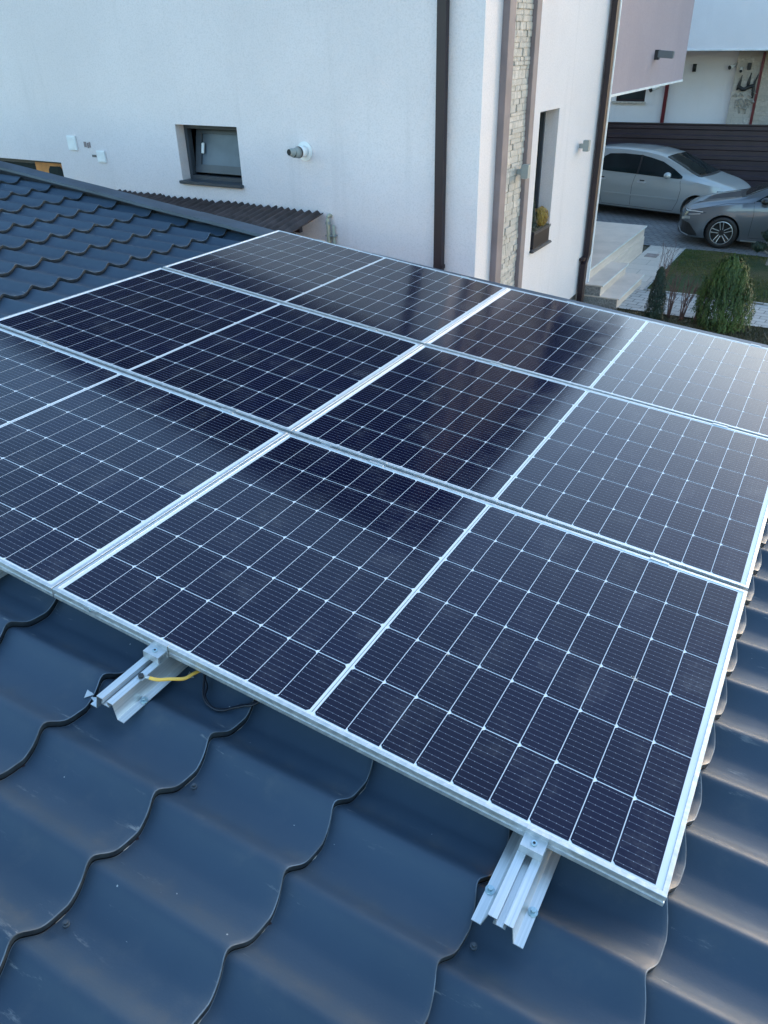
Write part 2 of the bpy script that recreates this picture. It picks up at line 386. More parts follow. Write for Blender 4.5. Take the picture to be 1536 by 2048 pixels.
# pruned pine at the edge of the frame
root = thing('pruned_pine', 'dark cloud pruned pine in front of the grey car', 'tree', (.55, 16.0, GZ))
bm = bmesh.new()
tube(bm, spline([(.03, 0, -.02), (.06, .02, .25), (-.02, 0, .5), (.1, .02, .9), (.14, 0, 1.2)], 5), [.035 - .0012 * i for i in range(21)], 8)
clumps = [(-.17, 0, .37, .14), (.12, .1, .45, .13), (-.02, -.05, .60, .15), (.16, 0, .72, .17), (.06, .04, .92, .16), (.3, 0, .6, .17), (.22, 0, 1.02, .17), (.45, .1, .8, .2)]
for cx_, cy_, cz_, cr in clumps: tube(bm, [(0.03, 0, cz_ - .12), (cx_, cy_, cz_)], [.018, .01], 6)
obj('trunk', bm, 'palebark', root)
pts, nr = [], []
for cx_, cy_, cz_, cr in clumps:
    for k in range(1100):
        d = rng.normal(0, 1, 3); d /= np.linalg.norm(d); q = d * cr * (1 - .4 * rng.random() ** 2) * (1 + .15 * math.sin(d[0] * 7 + d[2] * 5)); q[2] *= .62
        pts.append((cx_ + q[0], cy_ + q[1], cz_ + q[2])); nr.append(tuple(d))
obj('crown', foliage(pts, nr, .022, 2.6), 'thujadark', root)
def bare_shrub(loc, n, h, spread, label, lean=(0, 0), mat='twig', seed=1, thick=.0065):
    r2 = random.Random(seed); bm = bmesh.new()
    for k in range(n):
        a = r2.random() * 6.28; s = spread * r2.random(); hh = h * r2.uniform(.6, 1)
        bx_, by_ = s * .25 * math.cos(a), s * .25 * math.sin(a)
        ex, ey = s * math.cos(a) + lean[0] * hh, s * math.sin(a) + lean[1] * hh
        p = [(bx_, by_, -.02), (bx_ + ex * .35 + r2.gauss(0, .02), by_ + ey * .35, hh * .4), (bx_ + ex * .7 + r2.gauss(0, .02), by_ + ey * .7, hh * .75), (bx_ + ex, by_ + ey, hh)]
        sp_ = spline(p, 4); tube(bm, sp_, [thick * (1 - .75 * i / len(sp_)) for i in range(len(sp_))], 5)
        for q in range(4):
            i0 = r2.randrange(3, len(sp_) - 1); b0 = sp_[i0]; d = Vector((r2.gauss(0, .05), r2.gauss(0, .05), r2.uniform(.05, .16)))
            tube(bm, [b0, b0 + d * .6, b0 + d + Vector((r2.gauss(0, .015), 0, 0))], [thick * .5, thick * .4, thick * .2], 4)
    o = obj('bare_shrub', bm, mat); o.location = loc; return tag(o, label, 'shrub', None)
bare_shrub((-.42, 11.9, GZ), 12, .75, .10, 'bare reddish twigs immediately right of the dark pointed conifer', (.02, 0), seed=3)
bare_shrub((-.22, 11.85, GZ), 14, .72, .14, 'bare reddish twigs midway between the two conifers, upright stems', (.12, 0), seed=5)
bare_shrub((-.02, 11.85, GZ), 14, .70, .12, 'bare leaning twigs touching the big bushy conifer', (.28, 0), seed=8)
bare_shrub((-.92, 13.6, GZ), 16, .85, .20, 'thin leafless shrub on the lawn corner by the stone path', (.05, 0), seed=11, thick=.0045)

# ------------------------------------------------------------------ wall builder
def wall_faces(bm, axis, pos, a0, a1, b0, b1, holes, depth, reveal_mi=0):
    """wall plane at axis=pos; a = the other horizontal coord, b = z; holes (a0,a1,b0,b1); reveals go by +depth along the axis"""
    As = sorted({a0, a1, *[h[0] for h in holes], *[h[1] for h in holes]}); Bs = sorted({b0, b1, *[h[2] for h in holes], *[h[3] for h in holes]})
    mk = (lambda a, b, d=0.: (pos + d, a, b)) if axis == 'x' else (lambda a, b, d=0.: (a, pos + d, b))
    for i in range(len(As) - 1):
        for j in range(len(Bs) - 1):
            ca, cb = (As[i] + As[i + 1]) / 2, (Bs[j] + Bs[j + 1]) / 2
            if any(h[0] < ca < h[1] and h[2] < cb < h[3] for h in holes): continue
            bm.faces.new([bm.verts.new(mk(*p)) for p in ((As[i], Bs[j]), (As[i + 1], Bs[j]), (As[i + 1], Bs[j + 1]), (As[i], Bs[j + 1]))])
    for h in holes:
        c = [(h[0], h[2]), (h[1], h[2]), (h[1], h[3]), (h[0], h[3])]
        for k in range(4):
            p, q = c[k], c[(k + 1) % 4]
            bm.faces.new([bm.verts.new(v) for v in (mk(*p), mk(*q), mk(*q, depth), mk(*p, depth))])

# ------------------------------------------------------------------ neighbour's white house
house = thing('white_house', 'white plastered neighbouring house with dark downpipes and a stone strip', 'house', (F2, W1, GZ))
HZ = GZ
def H(o):   # geometry is written in world coords; keep it under the house empty
    o.location = (-F2, -W1, -HZ); return o
TOPZ = 4.9
bm = bmesh.new()
win1 = (-6.12, -5.12, -.27, .40); winL = (-10.6, -8.41, -1.6, -.165); win2 = (9.07, 9.80, -1.12, .52)
wall_faces(bm, 'y', W1, -16, F2, -2.3, TOPZ, [win1, winL], .24)
wall_faces(bm, 'x', F2, W1, 12.1, -2.3, TOPZ, [win2], -.30)
wall_faces(bm, 'y', 12.1, -16, F2, -2.3, TOPZ, [], 0)
wall_faces(bm, 'x', -16, W1, 17.45, -2.3, TOPZ, [], 0)
bmesh.ops.remove_doubles(bm, verts=bm.verts, dist=1e-5)
wo = H(obj('wall', bm, 'wall', house))
bm = bmesh.new(); box(bm, -15.97, F2 - .03, W1 + .03, 12.07, HZ - .1, -2.3); H(obj('plinth', bm, 'plinth', house))
# projecting mauve upper storey over the porch
bm = bmesh.new(); box(bm, -9, F2 + .004, 12.1, 17.45, .55, 3.2); H(obj('upper_storey', bm, 'purple', house))
bm = bmesh.new(); box(bm, -9, F2 + .018, 12.1, 17.47, .515, .549); H(obj('drip_edge', bm, 'white', house))
bm = bmesh.new(); box(bm, F2 - .001, F2 + .03, 12.06, 12.1, -2.25, TOPZ - .01); H(obj('corner_bead', bm, 'white', house))
bm = bmesh.new(); box(bm, -9, -4.2, 12.1, 16.0, -2.05, .514); H(obj('porch_wall', bm, 'wall', house))
bm = bmesh.new()
for k in range(14):     # unseen dark boards, added to darken what the panels mirror
    z0 = 2.42 + k * .175
    box(bm, -15.9, F2 + .03, W1 - .03, W1 - .001, z0, z0 + .165); box(bm, F2 + .001, F2 + .03, W1 + .0, 12.08, z0, z0 + .165)
H(obj('added_cladding', bm, 'soffit', house))
# roof with wide dark eaves
bm = bmesh.new(); E_ = .35
box(bm, -16.5, F2 + E_, W1 - E_, 17.9, TOPZ, TOPZ + .22, 0)
vs = [bm.verts.new(p) for p in ((-16.6, W1 - E_ - .1, TOPZ + .222), (F2 + E_ + .1, W1 - E_ - .1, TOPZ + .222), (F2 + E_ + .1, 18, TOPZ + .222), (-16.6, 18, TOPZ + .222), (-12, 12.5, TOPZ + 2.3), (-4.6, 12.5, TOPZ + 2.3))]
for q in ((0, 1, 5, 4), (1, 2, 5), (2, 3, 4, 5), (3, 0, 4)): bm.faces.new([vs[i] for i in q])
H(obj('roof', bm, 'soffit', house))
# window in the near wall
bm = bmesh.new(); y0 = W1 + .15
def ring(bm, axis, pos, th, a0, a1, b0, b1, wdt):
    for (p, q, r_, s_) in ((a0, a1, b0, b0 + wdt), (a0, a1, b1 - wdt, b1), (a0, a0 + wdt, b0 + wdt, b1 - wdt), (a1 - wdt, a1, b0 + wdt, b1 - wdt)):
        if axis == 'y': box(bm, p, q, pos, pos + th, r_, s_, bev=.004)
        else: box(bm, pos, pos + th, p, q, r_, s_, bev=.004)
ring(bm, 'y', y0, .08, *win1, .055)
wf = H(obj('window', bm, 'anthr', house))
bm = bmesh.new(); ring(bm, 'y', 0, .06, -.44, .44, -.285, .285, .10); sash = obj('sash', bm, 'anthr', wf)
sash.location = (-5.61, y0 + .10, .095); sash.rotation_euler = (R(-13), 0, 0)
bm = bmesh.new(); box(bm, -.36, .36, .022, .034, -.205, .205); pane = obj('pane', bm, 'frost', wf); pane.location = sash.location; pane.rotation_euler = sash.rotation_euler
bm = bmesh.new(); box(bm, -.335, -.285, -.012, .0, -.055, .075, bev=.02); hh = obj('handle', bm, 'pvc', wf); hh.location = sash.location; hh.rotation_euler = sash.rotation_euler
bm = bmesh.new(); box(bm, win1[0] - .02, win1[1] + .02, W1 - .055, W1 + .16, -.30, -.262, bev=.006); H(obj('window_sill', bm, 'anthr', house))
H(bx('room_back', (win1[0], win1[1], W1 + .55, W1 + .57, win1[2], win1[3]), 'frost', house))
# big opening at the left, orange board inside
bm = bmesh.new(); ring(bm, 'y', W1 + .10, .07, *winL, .06); fr = H(obj('window', bm, 'anthr', house))
g_ = bx('pane', (winL[0] + .05, -9.13, W1 + .13, W1 + .14, winL[2], winL[3] - .05), 'glass', fr)
g_ = bx('board', (-9.09, winL[1] - .01, W1 + .09, W1 + .12, winL[2], winL[3] - .035), 'orange', fr)
bm = bmesh.new(); prof = [(-8.76, -.24), (-8.56, -.235), (-8.50, -.29), (-8.46, -.60), (-8.84, -.60), (-8.80, -.29)]
a = [bm.verts.new((p[0], W1 + .075, p[1])) for p in prof]; b = [bm.verts.new((p[0], W1 + .089, p[1])) for p in prof]
bm.faces.new(a); bm.faces.new(b[::-1])
for i in range(6): bm.faces.new((a[i], a[(i + 1) % 6], b[(i + 1) % 6], b[i]))
obj('board_opening', bm, 'glass', fr)
# tall window in the side wall
bm = bmesh.new(); ring(bm, 'x', F2 - .25, .07, *win2, .05); wf = H(obj('window', bm, 'anthr', house))
bx('pane', (F2 - .235, F2 - .225, win2[0] + .05, win2[1] - .05, win2[2] + .05, win2[3] - .05), 'glass', wf)
bm = bmesh.new(); box(bm, F2 - .24, F2 + .055, win2[0] - .015, win2[1] + .015, -1.155, -1.12, bev=.012); H(obj('window_sill', bm, 'anthr', house))
# stone strip with mauve pilasters
ss = thing('stone_strip', None, None, parent=house); ss.location = (-F2, -W1, -HZ)
def bar_(name, y0, y1, th): return bx(name, (F2 - .002, F2 + th, y0, y1, -2.35, TOPZ - .002), 'mauvetrim', ss, bev=.005)
bar_('pilaster', 7.70, 7.88, .075); bar_('pilaster', 8.50, 8.655, .075)
t = NT('pale_split_stone'); rnd = t.n('ShaderNodeNewGeometry').outputs['Random Per Island']; a = t.noise(16, detail=6, rough=.7)
t.set(Base_Color=t.mix(t.ramp(a, .35, .7), t.mix(rnd, (.44, .39, .35), (.70, .63, .58)), t.mix(rnd, (.56, .51, .46), (.38, .345, .31))), Roughness=.9); t.bump(a, .012, 1.); M['split'] = t.m
def stones(bm, axis, pos, a0, a1, z0, z1, sgn=1, hmin=.05, hmax=.11, lmin=.12, lmax=.30, seed=2):
    r2 = random.Random(seed); z = z0
    while z < z1:
        h = min(r2.uniform(hmin, hmax), z1 - z); a = a0
        while a < a1 - .001:
            l = r2.uniform(lmin, lmax)
            if a1 - a - l < .06: l = a1 - a
            th = r2.uniform(.016, .032); g = .0012
            d0, d1 = (pos, pos + sgn * th) if sgn > 0 else (pos - th, pos)
            if axis == 'x': box(bm, d0, d1, a + g, a + l - g, z + g, z + h - g, bev=.004)
            else: box(bm, a + g, a + l - g, d0, d1, z + g, z + h - g, bev=.004)
            a += l
        z += h
bm = bmesh.new(); stones(bm, 'x', F2 + .006, 7.88, 8.50, -2.3, 2.4, 1, .035, .085, .07, .22); obj('stone_cladding', bm, 'split', ss)
bx('mortar', (F2 - .001, F2 + .014, 7.88, 8.50, -2.32, 2.41), 'mortar', ss)

# downpipes
def downpipe(label, path, sx, sy, loc, name='downpipe', mats='brown', joints=()):
    root = thing(name, label, 'downpipe', loc)
    bm = bmesh.new()
    for (p, q) in zip(path[:-1], path[1:]):
        a = [bm.verts.new((p[0] + dx * sx / 2, p[1] + dy * sy / 2, p[2])) for dx, dy in ((-1, -1), (1, -1), (1, 1), (-1, 1))]
        b = [bm.verts.new((q[0] + dx * sx / 2, q[1] + dy * sy / 2, q[2])) for dx, dy in ((-1, -1), (1, -1), (1, 1), (-1, 1))]
        for k in range(4): bm.faces.new((a[k], a[(k + 1) % 4], b[(k + 1) % 4], b[k]))
        bm.faces.new(a[::-1]); bm.faces.new(b)
    obj('pipe', bm, mats, root)
    for (x, y, z, s, dx, dy) in joints:
        bx('bracket', (x - sx / 2 - s, x + sx / 2 + s + dx, y - sy / 2 - s - dy, y + sy / 2 + s, z - .02, z + .02), mats, root)
    return root
downpipe('dark brown square downpipe on the near plastered wall', [(0, 0, -.3), (0, 0, 6.2)], .10, .08, (-2.30, W1 - .06, GZ + .4), joints=[(0, 0, .55, .006, 0, -.03), (0, 0, 3.9, .006, 0, -.03), (0, 0, 1.24, .008, 0, -.02)])
downpipe('dark brown square downpipe at the corner beside the entrance steps', [(0, -.12, -.3), (0, -.12, .78), (0, 0, .9), (0, 0, 6.2)], .08, .13, (F2 + .065, 11.66, GZ), joints=[(-.01, -.03, .86, .008, -.02, .12)])

# wall lamps
def lamp(label, loc, s=1., mats='greylamp', group=None):
    root = thing('wall_lamp', label, 'wall lamp', loc)
    bx('bracket', (0, .10 * s, -.03 * s, .03 * s, -.05 * s, .03 * s), mats, root, bev=.004)
    bm = bmesh.new(); box(bm, .085 * s, .20 * s, -.06 * s, .06 * s, -.10 * s, .10 * s, bev=.006 * s); obj('housing', bm, mats, root)
    bx('lens', (.10 * s, .185 * s, -.045 * s, .045 * s, -.104 * s, -.0995 * s), 'pvc', root); return root
lamp('grey square wall lamp on the narrow stone strip', (F2 + .03, 8.33, -.05), .74)
lamp('grey square wall lamp on white wall near the corner downpipe', (F2, 10.84, -.02), .72)
root = thing('wall_lamp', 'black tilted spotlight on the mauve upper wall', 'wall lamp', (F2, 14.75, 1.04))
bx('bracket', (0, .08, -.05, .05, -.09, .06), 'bronze', root, bev=.004)
bm = bmesh.new(); box(bm, 0, .26, -.06, .06, -.055, .055, bev=.008); hd = obj('housing', bm, 'greyplastic', root); hd.location = (.06, 0, .0); hd.rotation_euler = (0, R(4), 0)

# things on the near wall
def vent(label, loc, wd, ht, n, round_=False):
    root = thing('wall_vent', label, 'vent cover', loc)
    bm = bmesh.new(); box(bm, -wd / 2, wd / 2, -.022, 0, -ht / 2, ht / 2, bev=.006); obj('cover', bm, 'pvc', root)
    bm = bmesh.new()
    for k in range(n):
        z = -ht * .36 + k * ht * .72 / (n - 1); hw = wd * .36
        if round_: hw = wd * .36 * math.sqrt(max(.05, 1 - (z / (ht * .40)) ** 2))
        box(bm, -hw, hw, -.030, -.0225, z - ht * .012, z + ht * .022)
    obj('louvre', bm, 'white', root); return root
vent('white square vent cover with round grille, left on near wall', (-8.08, W1, .105), .175, .185, 9, True)
vent('smaller white louvred vent cover below and right of the round grille', (-7.55, W1, -.045), .16, .15, 7)
root = thing('boiler_flue', 'white boiler flue with grey double tipped end sticking out of wall', 'flue', (-4.12, W1, .175))
bm = bmesh.new(); tube(bm, [(0, -.012, 0), (0, 0, 0)], .105, 28); obj('wall_collar', bm, 'pvc', root)
D_ = Vector((-.02, -.62, .0))
bm = bmesh.new(); tube(bm, [(0, 0, 0), D_ * .20], .062, 24); obj('pipe', bm, 'pvc', root)
bm = bmesh.new(); tube(bm, [D_ * .20, D_ * .225], .064, 24); obj('seal_ring', bm, 'black', root)
bm = bmesh.new(); tube(bm, [D_ * .226, D_ * .30, D_ * .36], [.060, .056, .050], 24); tube(bm, [D_ * .36, D_ * .40 + Vector((-.01, 0, .012)), D_ * .46 + Vector((-.02, 0, .014))], [.048, .045, .036], 20, cap=False)
obj('end_piece', bm, 'greylamp', root)
bm = bmesh.new(); tube(bm, [D_ * .452 + Vector((-.02, 0, .014)), D_ * .455 + Vector((-.02, 0, .014))], .033, 16); obj('opening', bm, 'black', root); bm = bmesh.new(); tube(bm, [D_ * .358 + Vector((.012, -.01, -.02)), D_ * .372 + Vector((.014, -.01, -.022))], .022, 12); obj('opening', bm, 'black', root)
for i, (px_, pz_, ww) in enumerate(((-7.86, .06, .05), (-7.80, .05, .035), (-7.76, .06, .03), (-7.74, -.06, .085))):
    bm = bmesh.new(); box(bm, px_, px_ + ww, W1 - .004, W1 - .001, pz_, pz_ + (.07 if i < 3 else .03), bev=.001)
    o = obj('wall_mark', bm, 'plinth' if i == 3 else 'mauvetrim', house); H(o)
# gas pipe
root = thing('gas_pipe', 'thin beige twin pipe with bent top on near wall', 'pipe', (-3.80, W1 - .04, -.55))
bm = bmesh.new(); tube(bm, spline([(0, .04, .02), (0, .0, .03), (-.01, -.02, 0), (-.01, -.02, -.12), (-.01, -.02, -1.2)], 5), .022, 12); obj('pipe', bm, 'beige', root)
bm = bmesh.new(); tube(bm, [(.055, 0, -.08), (.055, 0, -1.2)], .017, 10); obj('pipe', bm, 'beige', root)
bm = bmesh.new(); box(bm, -.05, .085, -.035, .035, -.21, -.195); obj('clamp', bm, 'greylamp', root); bm = bmesh.new(); box(bm, -.035, .02, -.04, .0, -.07, -.04); obj('clamp', bm, 'greylamp', root)
# corrugated canopy
root = thing('lean_to_canopy', 'brown corrugated lean-to canopy against the near wall', 'canopy', (-5.4, 6.3, -.61))
bm = bmesh.new(); xs = np.arange(-1.95, 1.52, .0125); ys = [.9, .45, 0, -.8, -1.4]; lay = []
for dz in (0, -.012):
    g = []
    for yy in ys:
        g.append([bm.verts.new((x, yy + .02 * math.sin(x * 9) * (yy > .8) + (.035 if (int((x + 3) / .95) % 2) else 0) * (yy > .8), yy * .155 - .008 * (x + 1.9) / 3 * 6 * .4 + .020 * math.sin(x * 2 * math.pi / .108) + dz)) for x in xs])
    lay.append(g)
for g in lay:
    for i in range(len(ys) - 1):
        for k in range(len(xs) - 1): bm.faces.new((g[i][k], g[i + 1][k], g[i + 1][k + 1], g[i][k + 1])).smooth = True
for i in range(len(ys) - 1):
    for k in (0, len(xs) - 1): bm.faces.new((lay[0][i][k], lay[0][i + 1][k], lay[1][i + 1][k], lay[1][i][k]))
for k in range(len(xs) - 1):
    for i in (0, len(ys) - 1): bm.faces.new((lay[0][i][k], lay[0][i][k + 1], lay[1][i][k + 1], lay[1][i][k]))
obj('corrugated_sheet', bm, 'rust', root)
bm = bmesh.new()
for yy in (.5, -.3): box(bm, -1.9, 1.44, yy, yy + .06, yy * .155 - .13, yy * .155 - .045)
obj('beam', bm, 'brown', root)
bm = bmesh.new()
for px_ in (-1.7, 1.22):
    bm = bmesh.new(); box(bm, px_, px_ + .10, .30, .62, -2.1, -.055, bev=.03); obj('post', bm, 'brown', root)

# ------------------------------------------------------------------ entrance steps
steps = thing('entrance_steps', 'travertine entrance steps and landing beside the white house', 'steps', (-1.6, 12, GZ))
def S(o): o.location = (1.6, -12, -GZ); return o
Y0, Y1 = 11.94, 16.13
S(bx('step', (-3.2, -1.29, Y0 + .01, 13.66, GZ - .05, GZ + .158), 'stone', steps)); S(bx('step', (-3.2, -1.59, Y0 + .013, 13.60, GZ + .158, GZ + .338), 'stone', steps))
S(bx('landing', (-4.2, -1.885, Y0 + .165, Y1, GZ + .338, GZ + .53), 'stone', steps))
S(bx('landing_base', (-4.2, -1.865, 13.60, Y1 - .01, GZ - .05, GZ + .338), 'stone', steps))
S(bx('tread', (-3.2, -1.265, Y0 - .012, 13.685, GZ + .158, GZ + .178), 'stone', steps))
S(bx('tread', (-3.2, -1.565, Y0 - .014, 13.625, GZ + .338, GZ + .358), 'stone', steps))
S(bx('tread', (-4.2, -1.86, Y0 + .15, Y1 + .02, GZ + .53, GZ + .55), 'stone', steps))
for x_, z_, yb, ya in ((-1.265, .158, 13.69, Y0 - .012), (-1.565, .338, 13.63, Y0 - .014), (-1.86, .53, Y1 + .02, Y0 + .15)):
    S(bx('nosing', (x_, x_ + .012, ya, yb, GZ + z_ - .003, GZ + z_ + .0225), 'nosing', steps))
S(bx('side_panel', (-3.2, -1.29, Y0 - .004, Y0 + .0095, GZ - .05, GZ + .157), 'stepside', steps)); S(bx('side_panel', (-3.2, -1.59, Y0 - .002, Y0 + .0125, GZ + .159, GZ + .337), 'stepside', steps))
o = bx('drain_cover', (-1.75, -1.50, 15.80, 16.10, GZ + .008, GZ + .016), 'lid'); tag(o, 'small rusty square drain cover in the stone path', 'drain cover')

# planter on the tall window's sill
root = thing('window_planter', 'black rectangular planter with plants on the tall window sill', 'planter', (F2 - .02, 9.44, -1.118))
bm = bmesh.new(); box(bm, -.14, .045, -.33, .31, 0, .22, bev=.008); obj('trough', bm, 'cable', root)
bm = bmesh.new(); ring(bm, 'x', 0, .012, -.34, .32, .19, .225, .012); rm = obj('rim', bm, 'anthr', root); rm.location = (.045, 0, 0)
bx('soil', (-.13, .035, -.32, .30, .2205, .226), 'soil', root)
pts, nr = [], []
for k in range(1500):
    d = rng.normal(0, 1, 3); d /= np.linalg.norm(d); q = d * .125 * (.5 + .5 * rng.random() ** .5)
    pts.append((-.03 + q[0] * .8, .12 + q[1] * 1.15,   .34 + q[2] * 1.05)); nr.append(tuple(d))
obj('yellow_plant', foliage(pts, nr, .012, 3.4), 'yleaf', root)
pts, nr = [], []
for k in range(1600):
    z = rng.random(); a = rng.random() * 6.28; r_ = .10 * (1 - z) * (.5 + .5 * rng.random())
    pts.append((-.05 + r_ * math.cos(a), -.17 + r_ * 1.5 * math.sin(a), .22 + .45 * z)); nr.append((math.cos(a), math.sin(a), .2))
obj('green_plant', foliage(pts, nr, .012, 3.0), 'thujadark', root)

# ------------------------------------------------------------------ house behind the fence
h2 = thing('rear_house', 'white rear house with overhanging upper storey behind dark fence', 'house', (-3, 26, GZ))
def H2(o): o.location = (3, -26, -GZ); return o
bm = bmesh.new(); box(bm, -6.5, 6, 25, 34, .985, 6.0); H2(obj('upper_storey', bm, 'wall2', h2))
bm = bmesh.new(); box(bm, -6.5, 6, 24.98, 34, .95, .984); H2(obj('drip_edge', bm, 'white', h2))
bm = bmesh.new(); wall_faces(bm, 'y', 26.4, -14, 6, GZ, 6.0, [(-5.52, -4.62, -.42, .55)], .14); H2(obj('wall', bm, 'wall2', h2))
bm = bmesh.new(); ring(bm, 'y', 26.47, .06, -5.52, -4.62, -.42, .55, .06); wf = H2(obj('window', bm, 'brown', h2)); bx('pane', (-5.47, -4.67, 26.49, 26.5, -.37, .5), 'glass', wf)
H2(bx('window_sill', (-5.62, -4.58, 26.31, 26.42, -.47, -.42), 'white', h2))
bm = bmesh.new(); box(bm, -2.08, -1.42, 26.15, 26.36, GZ, .949); pl = H2(obj('stone_pillar', bm, 'split', h2))
bm = bmesh.new(); stones(bm, 'y', 26.15, -2.08, -1.42, -1.0, .94, -1, .06, .14, .12, .35, 5); obj('stone_cladding', bm, 'split', pl)
bm = bmesh.new(); stones(bm, 'y', 26.40, -1.42, 1.0, -1.4, .94, -1, .08, .18, .2, .5, 6); H2(obj('stone_wall', bm, 'split', h2))
h2.children[-1].data.materials[0] = M['mauvetrim'] if False else M['split']
downpipe('dark red thin downpipe on the rear house, left of centre', [(0, 0, 0), (0, 0, 3.3)], .10, .08, (-3.98, 26.33, GZ), mats='red')
downpipe('dark red thin downpipe at the stone pillar of rear house', [(0, 0, 0), (0, 0, 3.5)], .07, .06, (-1.385, 26.10, GZ), mats='red')
def small_box(name, label, cat, loc, dims, mats='bronze'):
    o = bx(name, dims, mats, bev=.01); o.location = loc; return tag(o, label, cat)
root = thing('wall_lamp', 'small dark cylinder lamp under the rear overhang', 'wall lamp', (-3.27, 26.4, .50))
bm = bmesh.new(); tube(bm, [(0, -.10, -.10), (0, -.10, .10)], .055, 14); obj('housing', bm, 'bronze', root); bx('bracket', (-.03, .03, -.06, 0, -.03, .03), 'bronze', root)
root = thing('wall_lamp', 'dark rectangular lamp high on the rear stone pillar', 'wall lamp', (-1.72, 26.10, .55))
bx('housing', (-.05, .05, -.09, -.02, -.09, .09), 'bronze', root, bev=.01); bx('bracket', (-.03, .03, -.02, 0, -.03, .03), 'bronze', root)
def camera_(label, loc, ang, s=1.):
    root = thing('security_camera', label, 'security camera', loc)
    d = Vector((math.sin(ang), -1, -.45)).normalized()
    bm = bmesh.new(); tube(bm, [(0, 0, 0), (0, -.07, 0), Vector((0, -.09, -.03))], .022 * s, 8); obj('arm', bm, 'pvc', root)
    bm = bmesh.new(); tube(bm, [Vector((0, -.09, -.03)) - d * .06, Vector((0, -.09, -.03)) + d * .16 * s], .045 * s, 14); obj('camera_body', bm, 'pvc', root)
    bm = bmesh.new(); tube(bm, [Vector((0, -.09, -.03)) + d * .161 * s, Vector((0, -.09, -.03)) + d * .19 * s], .047 * s, 14); obj('lens_hood', bm, 'bronze', root)
camera_('white security camera on rear wall left of the stone pillar', (-2.14, 26.4, .60), -1.6, 1.1)
camera_('round white security camera on the rear stone pillar', (-1.92, 26.12, .52), .1, .8)
camera_('white and black camera tucked under the mauve overhang', (-4.28, 26.4, .02), -1.0, 1.3)
# dark openwork ornament on the pillar
root = thing('wall_ornament', 'dark openwork metal ornament fixed on the rear stone pillar', 'ornament', (-1.72, 26.08, .05))
bm = bmesh.new(); r2 = random.Random(4)
for k in range(16):
    a = r2.uniform(-.22, .25); z = r2.uniform(-.55, -.12)
    tube(bm, spline([(a, 0, z), (a + r2.gauss(0, .08), -.02, z + r2.gauss(0, .08)), (a + r2.gauss(0, .12), 0, z + r2.gauss(0, .12))], 4), .013, 6)
obj('scroll', bm, 'mortar', root); bm = bmesh.new()
for pp in ([(-.22, 0, -.10), (-.17, 0, .1), (-.15, 0, .28)], [(.05, 0, -.02), (.07, 0, .18), (.09, 0, .34)], [(.24, 0, -.3), (.22, 0, .05), (.28, 0, .3)]):
    tube(bm, spline(pp, 4), [.025, .035, .045, .04, .035, .03, .02, .015, .01][:9], 7)
tube(bm, spline([(-.2, 0, .0), (-.05, -.02, -.08), (.08, 0, -.02), (.24, 0, .02)], 4), .05, 8)
obj('figure', bm, 'bronze', root)

# fence
fence = thing('slat_fence', 'dark purple brown horizontal slat fence behind the parked cars', 'fence', (-2.5, 22.4, GZ), Matrix.Rotation(R(9), 3, 'Z'))
prof = [(-.02, 0)]
z = 0.05; H_ = 1.92
pr = []
while z < H_:
    pr += [(0, z), (0, z + .10), (-.025, z + .125), (-.025, z + .205), (0, z + .23)]; z += .235
bm = bmesh.new(); pr = [(p[0], min(p[1], H_)) for p in pr]; pr2 = pr + [(.03, H_), (.03, .05)]
extrude_profile(bm, pr2, -7, 8, 'x'); obj('panel', bm, 'fence', fence)
bx('top_rail', (-7, 8, -.035, .045, H_, H_ + .03), 'brown', fence)
for k in range(6): bx('post', (-6.9 + k * 2.9, -6.84 + k * 2.9, .03, .10, -.05, H_), 'brown', fence)

